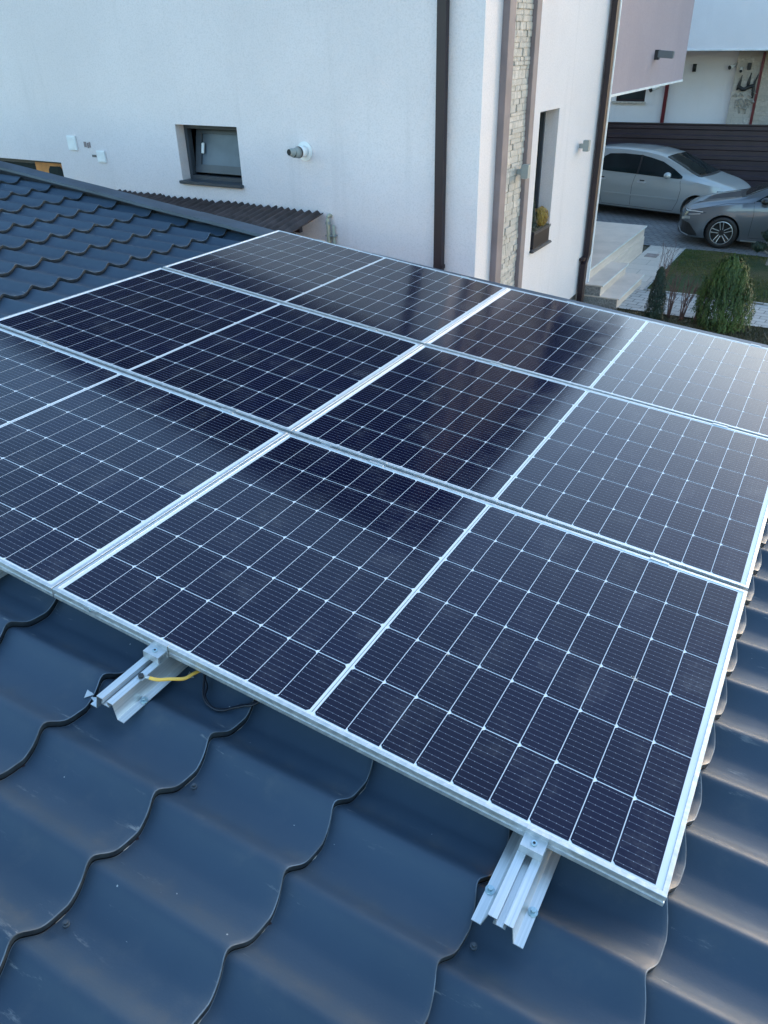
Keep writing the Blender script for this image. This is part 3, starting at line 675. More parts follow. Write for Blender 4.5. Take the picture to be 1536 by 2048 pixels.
# ------------------------------------------------------------------ cars
def make_car(name, label, loc, yaw, bodymat, cfg):
    root = thing(name, label, 'car', loc, Matrix.Rotation(yaw, 3, 'Z'))
    xs = np.unique(np.concatenate([np.linspace(cfg['x'][0], cfg['x'][1], 90), np.array(cfg['x'][0]) + np.array([.01, .03, .06, .1, .15]), np.array(cfg['x'][1]) - np.array([.01, .03, .06, .1, .15])]))
    def f(key, x):
        a = cfg[key]; px_ = np.array([p[0] for p in a]); py_ = np.array([p[1] for p in a])
        v = np.interp(x, px_, py_); 
        e = .05; return (np.interp(x - e, px_, py_) + 2 * v + np.interp(x + e, px_, py_)) / 4 if cfg['x'][0] + .1 < x < cfg['x'][1] - .1 else v
    bm = bmesh.new(); rings = []
    for x in xs:
        top, belt, wb, wt, bot = (float(f(k, x)) for k in ('top', 'belt', 'wb', 'wt', 'bot'))
        belt = min(belt, top - .02); e0 = top - .09 * min(1, (top - belt) / .2) - .0
        half = [(0, bot), (wb * .80, bot), (wb * .93, bot + .03), (wb * .975, bot + .10), (wb * .995, bot + (belt - bot) * .35), (wb, bot + (belt - bot) * .62), (wb * .985, bot + (belt - bot) * .88), (wb * .955, belt),
                (wb * .955 + (wt - wb * .955) * .22, belt + (e0 - belt) * .25), (wb * .955 + (wt - wb * .955) * .66, belt + (e0 - belt) * .66), (wt, e0), (wt * .955, e0 + (top - e0) * .55), (wt * .84, e0 + (top - e0) * .82), (wt * .5, top - .008), (0, top)]
        pts = [(x, -a, b) for a, b in half] + [(x, a, b) for a, b in half[-2:0:-1]]
        rings.append([bm.verts.new(p) for p in pts])
    n = len(rings[0])
    for i in range(len(rings) - 1):
        for k in range(n): bm.faces.new((rings[i][k], rings[i][(k + 1) % n], rings[i + 1][(k + 1) % n], rings[i + 1][k]))
    bm.faces.new(rings[0]); bm.faces.new(rings[-1][::-1])
    bmesh.ops.recalc_face_normals(bm, faces=bm.faces)
    bvh = BVHTree.FromBMesh(bm)
    body = obj('body', bm, bodymat, root, True)
    # wheel arches cut out
    for wx in cfg['wheels']:
        cb = bmesh.new(); bmesh.ops.create_cone(cb, cap_ends=True, segments=48, radius1=cfg['arch'], radius2=cfg['arch'], depth=3, matrix=Matrix.Translation((wx, 0, cfg['wr'])) @ Matrix.Rotation(R(90), 4, 'X'))
        me = bpy.data.meshes.new('cut'); cb.to_mesh(me); cb.free(); co_ = bpy.data.objects.new('cut', me); col.objects.link(co_); co_.parent = root
        md = body.modifiers.new('b', 'BOOLEAN'); md.operation = 'DIFFERENCE'; md.object = co_; md.solver = 'EXACT'
    bpy.context.view_layer.update(); dg = bpy.context.evaluated_depsgraph_get()
    nm = bpy.data.meshes.new_from_object(body.evaluated_get(dg)); body.modifiers.clear(); body.data = nm; nm.shade_smooth()
    try: nm.set_sharp_from_angle(angle=R(40))
    except Exception: pass
    for o in [o for o in bpy.data.objects if o.name.startswith('cut')]: bpy.data.objects.remove(o)
    bx('underbody', (cfg['x'][0] + .25, cfg['x'][1] - .25, -.62, .62, .16, .60), 'black', root)
    def patch(pname, poly, view, mats, off=.005, side=-1, parent=None, step=.05):
        # an outline in side (x,z), top (x,y) or front (y,z) view laid on the body
        P = [Vector(p) for p in poly]; B = []
        for i in range(len(P)):
            a, b = P[i], P[(i + 1) % len(P)]; m_ = max(1, int((b - a).length / step))
            B += [a + (b - a) * k / m_ for k in range(m_)]
        x0, x1 = min(p[0] for p in B), max(p[0] for p in B); y0, y1 = min(p[1] for p in B), max(p[1] for p in B)
        inner = [Vector((a, b)) for a in np.arange(x0, x1, step) for b in np.arange(y0, y1, step)]
        nb = len(B)
        vv, ee, ff, *_ = delaunay_2d_cdt(B + inner, [(i, (i + 1) % nb) for i in range(nb)], [list(range(nb))], 1, 1e-5)
        b2 = bmesh.new(); out = []
        for p in vv:
            if view == 'side': o_, d_ = Vector((p[0], side * 3, p[1])), Vector((0, -side, 0))
            elif view == 'top': o_, d_ = Vector((p[0], p[1], 3)), Vector((0, 0, -1))
            else: o_, d_ = Vector((4 * side, p[0], p[1])), Vector((-side, 0, 0))
            h, nn, idx, dist = bvh.ray_cast(o_, d_)
            if h is None: h = o_ + d_ * 3; nn = -d_
            out.append(b2.verts.new(h - d_ * off))
        for f_ in ff:
            try: b2.faces.new([out[i] for i in f_])
            except Exception: pass
        loose = [v for v in b2.verts if not v.link_faces]; bmesh.ops.delete(b2, geom=loose, context='VERTS')
        ex = bmesh.ops.extrude_face_region(b2, geom=list(b2.faces))
        dv = Vector((0, -side, 0)) if view == 'side' else (Vector((0, 0, -1)) if view == 'top' else Vector((-side, 0, 0)))
        bmesh.ops.translate(b2, verts=[g for g in ex['geom'] if isinstance(g, bmesh.types.BMVert)], vec=dv * (off + .006))
        bmesh.ops.recalc_face_normals(b2, faces=b2.faces)
        me = bpy.data.meshes.new(pname); b2.to_mesh(me); b2.free(); me.materials.append(M[mats]); 
        o2 = bpy.data.objects.new(pname, me); link(o2, parent or root); return o2
    def strip(pname, line, wdt, mats, side=-1, off=.004, parent=None):
        P = [Vector(p) for p in line]; L_, R_ = [], []
        for i, p in enumerate(P):
            d = (P[min(i + 1, len(P) - 1)] - P[max(i - 1, 0)]).normalized(); nn = Vector((-d[1], d[0])) * wdt / 2
            L_.append(p + nn); R_.append(p - nn)
        return patch(pname, [tuple(p) for p in L_ + R_[::-1]], 'side', mats, off, side, parent, .03)
    # wheels
    for wx in cfg['wheels']:
        for sd in (-1, 1):
            wl = bpy.data.objects.new('wheel', None); link(wl, root); wl.location = (wx, sd * (cfg['hw'] - .115), cfg['wr'])
            wl.rotation_euler = (0, 0, 0 if sd < 0 else math.pi)
            r = cfg['wr']; ri = cfg['rim']; bm = bmesh.new()
            pf = [(ri, .10), (ri + .02, .108), (r - .03, .105), (r - .008, .09), (r, .06), (r, -.06), (r - .008, -.09), (ri, -.10)]
            NSEG = 48; rg = []
            for k in range(NSEG):
                a = 2 * math.pi * k / NSEG; rg.append([bm.verts.new((q[0] * math.cos(a), -q[1], q[0] * math.sin(a))) for q in pf])
            for k in range(NSEG):
                for j in range(len(pf) - 1): bm.faces.new((rg[k][j], rg[(k + 1) % NSEG][j], rg[(k + 1) % NSEG][j + 1], rg[k][j + 1]))
            obj('tyre', bm, 'black', wl, True)
            bm = bmesh.new(); pf = [(ri + .001, .094), (ri - .012, .098), (ri - .022, .07), (ri - .03, .0), (0.0, -.01)]
            rg = []
            for k in range(NSEG):
                a = 2 * math.pi * k / NSEG; rg.append([bm.verts.new((q[0] * math.cos(a), -q[1], q[0] * math.sin(a))) for q in pf])
            for k in range(NSEG):
                for j in range(len(pf) - 1):
                    f_ = bm.faces.new((rg[k][j], rg[(k + 1) % NSEG][j], rg[(k + 1) % NSEG][j + 1], rg[k][j + 1])); f_.material_index = 0 if j < 1 else 1
            for k in range(5):
                a0 = 2 * math.pi * k / 5 + cfg.get('spoke', 1.5)
                for s_ in (-1, 1):
                    # twin spokes: slim bright edge, splayed towards the rim
                    a = a0; ca, sa = math.cos(a), math.sin(a)
                    def P_(rad, off_, yy): return (rad * ca - off_ * sa, -yy, rad * sa + off_ * ca)
                    i0, i1 = s_ * .016, s_ * .032
                    for (wa, wb_, mi, yo) in ((.0, .013, 0, .088),):
                        q = [P_(.055, i0, yo - .02), P_(ri - .012, i1, yo), P_(ri - .012, i1 + s_ * wb_, yo), P_(.055, i0 + s_ * wb_, yo - .02)]
                        q2 = [(p[0], p[1] + .03, p[2]) for p in q]
                        va = [bm.verts.new(p) for p in q]; vb = [bm.verts.new(p) for p in q2]
                        bm.faces.new(va); bm.faces.new(vb[::-1])
                        for e in range(4): bm.faces.new((va[e], va[(e + 1) % 4], vb[(e + 1) % 4], vb[e]))
                q = [P_(.03, -.03, .062), P_(ri - .012, -.034, .080), P_(ri - .012, .034, .080), P_(.03, .03, .062)]
                va = [bm.verts.new(p) for p in q]; vb = [bm.verts.new((p[0], p[1] + .02, p[2])) for p in q]
                for fc in [bm.faces.new(va), bm.faces.new(vb[::-1])] + [bm.faces.new((va[e], va[(e + 1) % 4], vb[(e + 1) % 4], vb[e])) for e in range(4)]: fc.material_index = 1
            bmesh.ops.recalc_face_normals(bm, faces=bm.faces)
            obj('rim', bm, ['chrome', 'rimdark'], wl)
            bm = bmesh.new(); tube(bm, [(0, -.055, 0), (0, -.078, 0)], [.062, .050], 20); obj('hub_cap', bm, 'rimdark', wl)
    return root, patch, strip

# silver hatchback, nose to the right (+x)
cfgA = dict(x=(-2.12, 2.56), hw=.87, wr=.315, rim=.20, arch=.365, wheels=(-1.42, 1.66),
    top=[(-2.12, .72), (-2.10, .98), (-2.0, 1.18), (-1.75, 1.42), (-1.45, 1.50), (-.9, 1.555), (-.3, 1.56), (.2, 1.53), (.6, 1.46), (1.05, 1.29), (1.5, 1.09), (1.7, 1.03), (2.0, .96), (2.3, .87), (2.44, .79), (2.53, .68), (2.56, .56)],
    belt=[(-2.12, .66), (-2.0, .95), (-1.0, 1.03), (0, .99), (1.0, .965), (1.6, .945), (2.1, .87), (2.42, .70), (2.56, .5)],
    wb=[(-2.12, .70), (-2.05, .80), (-1.8, .85), (-1, .87), (1.0, .87), (1.9, .85), (2.25, .76), (2.46, .62), (2.56, .42)],
    wt=[(-2.12, .60), (-1.9, .62), (-1.2, .63), (0, .64), (.6, .62), (1.2, .66), (1.6, .70), (2.1, .64), (2.44, .50), (2.56, .38)],
    bot=[(-2.12, .42), (-1.95, .28), (-1.7, .2), (2.0, .18), (2.3, .22), (2.56, .30)])
car, patch, strip = make_car('parked_car', 'silver five door hatchback parked along the dark fence', (-2.93, 20.66, GZ), R(-12), 'silver', cfgA)
for sd in (-1, 1):
    patch('rear_side_window', [(-.98, 1.10), (-.93, 1.34), (-.80, 1.41), (-.4, 1.435), (.045, 1.425), (.045, 1.015), (-.75, 1.03), (-.93, 1.045)], 'side', 'carglass', .006, sd)
    patch('front_side_window', [(.085, 1.42), (.30, 1.385), (.62, 1.315), (.95, 1.17), (1.19, 1.04), (1.20, 1.00), (1.11, .985), (.085, 1.012)], 'side', 'carglass', .006, sd)
    patch('window_trim', [(.04, 1.43), (.09, 1.425), (.09, 1.01), (.04, 1.012)], 'side', 'rimdark', .008, sd)
    strip('door_moulding', [(-.98, .535), (0, .53), (1.20, .53)], .035, 'silver', sd, .018)
    for ln in ([(.03, 1.0), (-.02, .75), (-.02, .28)], [(1.17, .98), (1.23, .75), (1.20, .50), (1.10, .28)], [(-.98, 1.03), (-1.02, .8), (-.96, .62), (-.86, .45), (-.80, .28)], [(-.80, .265), (1.10, .265)]):
        strip('door_gap', ln, .008, 'black', sd, .0015)
    for hx_ in (-.86, .22):
        h_ = patch('door_handle', [(hx_ - .11, .845), (hx_ - .09, .87), (hx_ + .09, .865), (hx_ + .11, .84), (hx_ + .08, .825), (hx_ - .09, .83)], 'side', 'chrome', .03, sd)
        patch('door_handle_recess', [(hx_ - .06, .90), (hx_ + .07, .895), (hx_ + .06, .86), (hx_ - .05, .865)], 'side', 'rimdark', .003, sd)
    bm = bmesh.new(); bmesh.ops.create_uvsphere(bm, u_segments=16, v_segments=10, radius=1, matrix=Matrix.Translation((.90, sd * .97, 1.06)) @ Matrix.Diagonal((.085, .115, .075, 1))); mr = obj('wing_mirror', bm, 'silver', car, True)
    patch('headlight', [(2.08, .62), (2.40, .55), (2.49, .66), (2.28, .80), (2.08, .80)], 'side', 'lampglass', .005, sd)
patch('windscreen', [(.66, -.56), (.66, .56), (1.54, .66), (1.58, 0), (1.54, -.66)], 'top', 'carglass', .006)
patch('rear_window', [(-2.0, -.5), (-2.0, .5), (-1.72, .54), (-1.72, -.54)], 'top', 'carglass', .006)
patch('wiper_cowl', [(1.54, -.66), (1.58, 0), (1.54, .66), (1.61, .62), (1.66, 0), (1.61, -.62)], 'top', 'black', .004)
patch('roof_aerial_base', [(-1.3, -.02), (-1.3, .02), (-1.24, .02), (-1.24, -.02)], 'top', 'black', .02)

# dark grey car, nose to the left
cfgB = dict(x=(-2.2, 2.33), hw=.90, wr=.325, rim=.232, arch=.36, wheels=(-1.36, 1.36), spoke=math.pi / 2 + .12,
    top=[(-2.2, .7), (-2.1, 1.02), (-1.6, 1.22), (-1.0, 1.38), (-.2, 1.43), (.3, 1.38), (.85, 1.16), (1.12, 1.02), (1.4, .965), (1.8, .89), (2.1, .81), (2.24, .75), (2.31, .66), (2.33, .5)],
    belt=[(-2.2, .65), (-1, .98), (0, .95), (.8, .93), (1.2, .90), (1.8, .80), (2.15, .70), (2.33, .42)],
    wb=[(-2.2, .75), (-1.9, .88), (-1, .90), (1.4, .90), (1.85, .86), (2.1, .76), (2.24, .62), (2.33, .40)],
    wt=[(-2.2, .6), (-1.5, .6), (-.5, .61), (.3, .60), (.8, .66), (1.2, .74), (1.7, .72), (2.05, .62), (2.22, .50), (2.33, .36)],
    bot=[(-2.2, .4), (-1.9, .22), (-1.7, .16), (1.75, .15), (2.1, .15), (2.33, .20)])
car, patch, strip = make_car('parked_car', 'dark grey car with twin spoke rims parked nearest the lawn', (.82, 18.13, GZ), R(180 + 1.5), 'greycar', cfgB)
for sd in (-1, 1):
    patch('front_side_window', [(.82, .975), (.78, 1.00), (.45, 1.20), (.1, 1.335), (-.25, 1.36), (-.3, .99), (.3, .975)], 'side', 'carglass', .006, sd)
    patch('rear_side_window', [(-.35, .99), (-.30, 1.36), (-.8, 1.32), (-1.35, 1.12), (-1.35, 1.03)], 'side', 'carglass', .006, sd)
    for ln in ([(.84, .97), (.80, .75), (.82, .30)], [(.82, .27), (-.9, .27)], [(-.33, .97), (-.36, .3)], [(.95, .93), (1.35, .905), (1.75, .80)]):
        strip('panel_gap', ln, .007, 'black', sd, .0015)
    strip('sill_trim', [(.96, .185), (-.9, .19)], .045, 'silver', sd, .02)
    hl = patch('headlight', [(1.72, .70), (1.86, .735), (2.18, .715), (2.27, .66), (2.24, .60), (2.10, .615), (1.90, .655)], 'side', 'lampglass', .006, sd)
    strip('light_strip', [(1.80, .712), (2.0, .712), (2.2, .695)], .018, 'chrome', sd, .012, hl)
    strip('light_strip', [(1.85, .672), (1.98, .650), (2.1, .632)], .014, 'chrome', sd, .012, hl)
    patch('front_intake', [(2.24, .50), (2.05, .46), (1.87, .27), (1.85, .215), (2.0, .21), (2.20, .235), (2.26, .3)], 'side', 'rimdark', .006, sd)
    strip('bumper_blade', [(2.30, .33), (2.22, .24), (2.05, .205)], .022, 'chrome', sd, .012)
    strip('bumper_accent', [(2.25, .52), (2.16, .56), (2.06, .57)], .05, 'silver', sd, .009)
    bm = bmesh.new(); bmesh.ops.create_uvsphere(bm, u_segments=16, v_segments=10, radius=1, matrix=Matrix.Translation((.62, sd * 1.0, 1.02)) @ Matrix.Diagonal((.09, .12, .07, 1))); obj('wing_mirror', bm, 'rimdark', car, True)
patch('windscreen', [(.32, -.53), (.32, .53), (1.04, .66), (1.10, 0), (1.04, -.66)], 'top', 'carglass', .006)
patch('wiper_cowl', [(1.04, -.66), (1.10, 0), (1.04, .66), (1.11, .64), (1.20, 0), (1.11, -.64)], 'top', 'black', .005)
patch('bonnet_ridge', [(1.25, .50), (1.95, .36), (1.95, .345), (1.25, .485)], 'top', 'silver', .004)
patch('bonnet_ridge', [(1.25, -.50), (1.95, -.36), (1.95, -.345), (1.25, -.485)], 'top', 'silver', .004)
patch('grille', [(-.42, .40), (-.48, .56), (-.34, .68), (.34, .68), (.48, .56), (.42, .40)], 'front', 'rimdark', .008, 1)
patch('lower_grille', [(-.5, .2), (-.45, .33), (.45, .33), (.5, .2)], 'front', 'rimdark', .008, 1)

# ------------------------------------------------------------------ our building and its metal tile roof
own = thing('low_annex', 'low building with blue grey metal tile roof under the solar panels', 'building', (0, 0, 0), ROOF)
UA, UB, VA, VB = -8.3, 3.16, -3.4, 3.50
P_, V0, N0, AMP, SC, ST, U0, STEPH = .1887, -.1119, -.0828, .0285, .0248, .3576, 1.7291, .0225
hx = np.array([0, .057, .16, .233, .34, .45, .54, .645, .744, .84, .92, 1.0]); hy = np.array([0, .17, .61, .82, .91, .96, 1, .85, .65, .38, .10, 0])
fx = np.arange(0, 1, .005); fy = np.interp(fx, hx, hy); ker = np.exp(-.5 * (np.arange(-12, 13) / 5.) ** 2); ker /= ker.sum()
fy = np.convolve(np.concatenate([fy[-12:], fy, fy[:12]]), ker, 'valid')
def hh_(v): ph = ((v - V0) / P_) % 1.; return np.interp(ph, np.append(fx, 1.), np.append(fy, fy[0])), ph
vv = np.arange(VA, VB, P_ / 22); hv, phv = hh_(vv)
k0 = int(math.floor((UA - U0) / ST)); k1 = int(math.ceil((UB - U0) / ST))
V, Fc, MI, edge, val = [], [], [], [], []
nv = len(vv)
wob = .0012 * np.sin(vv * 3.1) + .0008 * np.sin(vv * 7.7 + 1)
for k in range(k0, k1):
    ul = U0 + k * ST
    jit = .0015 * math.sin(k * 2.3)
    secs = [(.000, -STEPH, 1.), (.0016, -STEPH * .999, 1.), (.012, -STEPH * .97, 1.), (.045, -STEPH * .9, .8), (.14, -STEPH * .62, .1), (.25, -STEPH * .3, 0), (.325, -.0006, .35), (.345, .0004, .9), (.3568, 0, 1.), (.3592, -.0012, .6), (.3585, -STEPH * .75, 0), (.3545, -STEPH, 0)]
    base_i = len(V)
    for (du_, dn, ed) in secs:
        last = du_ > .3555
        uu = ul + du_ + SC * hv; nn = N0 - AMP * hv + dn + wob + jit * 0
        V += np.stack([uu, vv, nn], 1).tolist()
        edge += [ed] * nv
        val += (np.clip(1 - np.abs(((phv - .20 + .5) % 1) - .5) / .16, 0, 1)).tolist()
    for s in range(len(secs) - 1):
        for j in range(nv - 1):
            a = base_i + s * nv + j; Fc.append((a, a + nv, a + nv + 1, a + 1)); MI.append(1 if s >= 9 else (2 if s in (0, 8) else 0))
me = bpy.data.meshes.new('tile_roof'); me.from_pydata(V, [], Fc); me.materials.append(M['tile']); me.materials.append(M['tileedge']); me.materials.append(M['glintdust'])
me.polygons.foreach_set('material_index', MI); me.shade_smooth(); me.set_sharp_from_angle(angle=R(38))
at = me.attributes.new('edge', 'FLOAT', 'POINT'); at.data.foreach_set('value', edge); at = me.attributes.new('valley', 'FLOAT', 'POINT'); at.data.foreach_set('value', val)
roof = link(bpy.data.objects.new('tile_roof', me), own)
# pale dust caught along the creases
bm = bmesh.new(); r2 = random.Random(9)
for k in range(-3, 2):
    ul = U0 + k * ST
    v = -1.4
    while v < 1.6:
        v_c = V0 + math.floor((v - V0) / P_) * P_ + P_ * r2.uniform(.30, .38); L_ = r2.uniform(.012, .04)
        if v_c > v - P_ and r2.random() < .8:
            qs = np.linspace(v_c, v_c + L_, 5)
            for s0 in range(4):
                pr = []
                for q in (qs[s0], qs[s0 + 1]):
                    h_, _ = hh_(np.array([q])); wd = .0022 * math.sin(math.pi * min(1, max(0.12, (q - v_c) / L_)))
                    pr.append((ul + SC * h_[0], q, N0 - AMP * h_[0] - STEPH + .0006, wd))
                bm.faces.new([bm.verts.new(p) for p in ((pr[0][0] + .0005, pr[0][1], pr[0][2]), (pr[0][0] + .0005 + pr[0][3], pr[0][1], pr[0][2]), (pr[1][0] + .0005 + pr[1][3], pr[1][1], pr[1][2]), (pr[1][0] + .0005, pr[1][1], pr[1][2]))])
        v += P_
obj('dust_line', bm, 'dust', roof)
# sheet screws
def screw(bm, u, v, r=.0075):
    h_, _ = hh_(np.array([v])); n_ = N0 - AMP * h_[0] - .008
    tube(bm, [(u, v, n_ - .004), (u, v, n_ + .002)], r, 14); tube(bm, [(u, v, n_ + .002), (u, v, n_ + .0075)], r * .55, 6)
for u, v in ((.705, -.233), (.705, -.605), (1.417, -.225), (-1.08, 3.33), (-2.9, 2.9), (-3.6, 3.3)): bm = bmesh.new(); screw(bm, u, v); obj('roof_screw', bm, 'anthr', roof)
# verge flashing
pf = [(-.145, -.066), (-.142, -.046), (-.07, -.041), (-.010, -.038), (0, -.043), (.001, -.20), (-.008, -.20), (-.008, -.05), (-.07, -.052), (-.138, -.062)]
for a0, a1, lift in ((UA, -2.42, 0.), (-2.50, UB, .0028)):     # two lengths, the lower one lapped under
    bm = bmesh.new(); rg = []
    for u in np.arange(a0, a1, .12):
        vf = float(np.interp(u, [-8, -4.2, -1.8, 0, 1.5, 3.2], [3.63, 3.612, 3.528, 3.558, 3.60, 3.63])); wv = .0012 * math.sin(u * 5)
        rg.append([bm.verts.new((u, vf + p[0], p[1] + wv + lift)) for p in pf])
    for a, b in zip(rg[:-1], rg[1:]):
        for k in range(len(pf)): bm.faces.new((a[k], a[(k + 1) % len(pf)], b[(k + 1) % len(pf)], b[k]))
    bm.faces.new(rg[0]); bm.faces.new(rg[-1][::-1]); obj('verge_flashing', bm, 'rake', own)
bm = bmesh.new(); box(bm, UA, UB, VA, 3.44, -.155, -.135); obj('roof_deck', bm, 'brown', own)
bm = bmesh.new(); tube(bm, [(UA, VA, -.07), (UA, 3.62, -.07)], .075, 14); obj('ridge_cap', bm, 'rake', own)
bm = bmesh.new(); vs = [bm.verts.new(p) for p in ((UA, VA, -.1), (UA, 3.6, -.1), (UA - 3, 3.6, -.85), (UA - 3, VA, -.85))]; bm.faces.new(vs); obj('far_slope', bm, 'tile', own)
wl_ = bpy.data.objects.new('wall', None)
bm = bmesh.new(); box(bm, -8.6, 2.8, -3.1, 3.35, GZ - .02, -.52); o = obj('wall', bm, 'wall', own); o.matrix_parent_inverse = Matrix.Identity(4); o.matrix_local = ROOF.transposed().to_4x4()
bm = bmesh.new(); tube(bm, [(UB + .05, VA, -.13), (UB + .05, 3.6, -.13)], .06, 12); obj('gutter', bm, 'rake', own)

# ------------------------------------------------------------------ solar panels
RG, CG, SAG = .0182, .0038, .0158
def cells_mesh(flip):
    V, F_ = [], []
    c = .0068
    for i in range(18):
        x0 = UM + i * UP + (MG if i >= 9 else 0); x1 = x0 + CU
        left = (i >= 9) if not flip else False      # side with the cut corners
        for j in range(6):
            y0 = VM + j * VP; y1 = y0 + CV
            if left: q = [(x0 + c, y0), (x1, y0), (x1, y1), (x0 + c, y1), (x0, y1 - c), (x0, y0 + c)]
            else: q = [(x0, y0), (x1 - c, y0), (x1, y0 + c), (x1, y1 - c), (x1 - c, y1), (x0, y1)]
            b = len(V); V += [(a, d, -.0012) for a, d in q]; F_.append(tuple(range(b, b + 6)))
    me = bpy.data.meshes.new('cell_field'); me.from_pydata(V, [], F_); me.materials.append(M['cell']); return me
def frame_mesh():
    bm = bmesh.new(); L, W_ = PL, PW
    # cross-section (inset from outer edge, height): outer wall with a groove, top lip, inner face
    prof = [(0, -.0325), (0, -.0215), (.0022, -.0205), (.0022, -.0135), (0, -.0125), (0, -.0008), (.0008, 0), (.0102, 0), (.0110, -.0010), (.0110, -.0050), (.0018 + .006, -.0050), (.008, -.0325)]
    def cor(k, p): x, y = p; return [(x, x), (L - x, x), (L - x, W_ - x), (x, W_ - x)][k]
    rg = [[bm.verts.new((*cor(k, p), p[1])) for p in prof] for k in range(4)]
    n = len(prof)
    for k in range(4):
        for j in range(n): bm.faces.new((rg[k][j], rg[(k + 1) % 4][j], rg[(k + 1) % 4][(j + 1) % n], rg[k][(j + 1) % n]))
    bmesh.ops.recalc_face_normals(bm, faces=bm.faces)
    me = bpy.data.meshes.new('frame'); bm.to_mesh(me); bm.free(); me.materials.append(M['alu']); return me
def sheet_mesh():
    me = bpy.data.meshes.new('back_sheet'); x0, x1, y0, y1 = .0105, PL - .0105, .0105, PW - .0105
    V = [(x0, y0, -.0016), (x1, y0, -.0016), (x1, y1, -.0016), (x0, y1, -.0016), (x0, y0, -.0045), (x1, y0, -.0045), (x1, y1, -.0045), (x0, y1, -.0045)]
    me.from_pydata(V, [], [(0, 1, 2, 3), (7, 6, 5, 4), (0, 4, 5, 1), (1, 5, 6, 2), (2, 6, 7, 3), (3, 7, 4, 0)]); me.materials.append(M['sheet']); return me
def ribbon_mesh():
    bm = bmesh.new(); box(bm, PL / 2 - .0012, PL / 2 + .0012, VM + .004, PW - VM - .004, -.00155, -.0009); me = bpy.data.meshes.new('bus_ribbon'); bm.to_mesh(me); bm.free(); me.materials.append(M['greylamp']); return me
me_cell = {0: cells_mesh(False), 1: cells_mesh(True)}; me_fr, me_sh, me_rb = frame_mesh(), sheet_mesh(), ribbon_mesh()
plabels = {(0, 0): 'solar panel nearest the camera, in front row above two rail ends', (1, 0): 'front row solar panel cut off by the left picture edge',
           (0, 1): 'middle row solar panel on the right, half bright with sky reflection', (1, 1): 'middle row solar panel on the left, dark, its left corner cropped',
           (0, 2): 'far row solar panel on the right, overlooking the garden', (1, 2): 'far row solar panel on the left, next to brown canopy'}
ang = math.atan(SAG / PL)
def panel(ci, ri):
    v = ri * (PW + RG); jit = (ri * 7 + ci * 3) % 5 - 2
    if ci == 0: loc = rf(0, v, -SAG); rot = ROOF @ Matrix.Rotation(-ang, 3, 'Y')
    else: loc = rf(-CG - PL, v, 0); rot = ROOF @ Matrix.Rotation(ang, 3, 'Y')
    root = thing('solar_panel', plabels[(ci, ri)], 'solar panel', loc, rot, 'solar panels on the roof')
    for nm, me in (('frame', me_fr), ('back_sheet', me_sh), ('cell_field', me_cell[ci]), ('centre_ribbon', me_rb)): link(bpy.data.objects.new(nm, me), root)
    return root
for ri in range(3):
    for ci in range(2): panel(ci, ri)
# small soiling spots (bird dirt and dried drops) lying on the glass
def splat(u, v, r, label, seed):
    r2 = random.Random(seed); bm = bmesh.new(); n_ = -SAG * (1 - abs(u) / PL) + .0002
    for k in range(14):
        a, d = r2.random() * 6.28, r * r2.random() ** 1.5; q = r * r2.uniform(.06, .22)
        c_ = (u + d * math.cos(a), v + d * math.sin(a)); vs = [bm.verts.new((c_[0] + q * math.cos(t_) * r2.uniform(.7, 1.3), c_[1] + q * math.sin(t_) * r2.uniform(.7, 1.3), n_ + k * 2e-5)) for t_ in np.linspace(0, 6.28, 8)[:-1]]
        bm.faces.new(vs)
    o = obj('bird_dropping', bm, 'dust'); o.matrix_world = ROOF.to_4x4(); tag(o, label, 'stain')
splat(1.513, .566, .011, 'small pale splash on a cell corner of the nearest panel', 3)
splat(1.054, .377, .008, 'faint pale fleck near the centre of the nearest panel', 4)

# rails
def rail_bm(v0, v1):
    bm = bmesh.new(); b, tz = -.0475, 0
    # (x, z) outline of the hat-shaped extrusion with a screw slot in the crown
    out = [(-.056, b), (-.036, b), (-.027, tz - .003), (-.0265, tz), (-.0075, tz), (-.0075, -.014), (-.011, -.014), (-.011, -.018), (.011, -.018), (.011, -.014), (.0075, -.014), (.0075, tz), (.0265, tz), (.027, tz - .003), (.036, b), (.056, b)]
    inn = [(.056, b - .0022), (.0345, b - .0022), (.0345, b - .0022), (.0252, tz - .0022), (.0092, tz - .0022), (.0092, -.0125), (.013, -.0125), (.013, -.0202), (-.013, -.0202), (-.013, -.0125), (-.0092, -.0125), (-.0092, tz - .0022), (-.0252, tz - .0022), (-.0345, b - .0022), (-.0345, b - .0022), (-.056, b - .0022)]
    n = len(out); A = [[bm.verts.new((p[0], v, p[1])) for p in out] for v in (v0, v1)]; B = [[bm.verts.new((p[0], v, p[1])) for p in inn] for v in (v0, v1)]
    inn_r = lambda s, i: B[s][n - 1 - i]
    for i in range(n - 1):
        bm.faces.new((A[0][i], A[0][i + 1], A[1][i + 1], A[1][i])); bm.faces.new((inn_r(0, i), inn_r(1, i), inn_r(1, i + 1), inn_r(0, i + 1)))
        for s in (0, 1):
            q = [A[s][i], inn_r(s, i), inn_r(s, i + 1), A[s][i + 1]]
            try: bm.faces.new(q)
            except Exception: pass
    for i in (0, n - 1): bm.faces.new((A[0][i], A[1][i], inn_r(1, i), inn_r(0, i)))
    bmesh.ops.remove_doubles(bm, verts=bm.verts, dist=1e-6)
    bmesh.ops.dissolve_degenerate(bm, edges=bm.edges, dist=1e-6); return bm
TOPN = -.0335
rl = {}
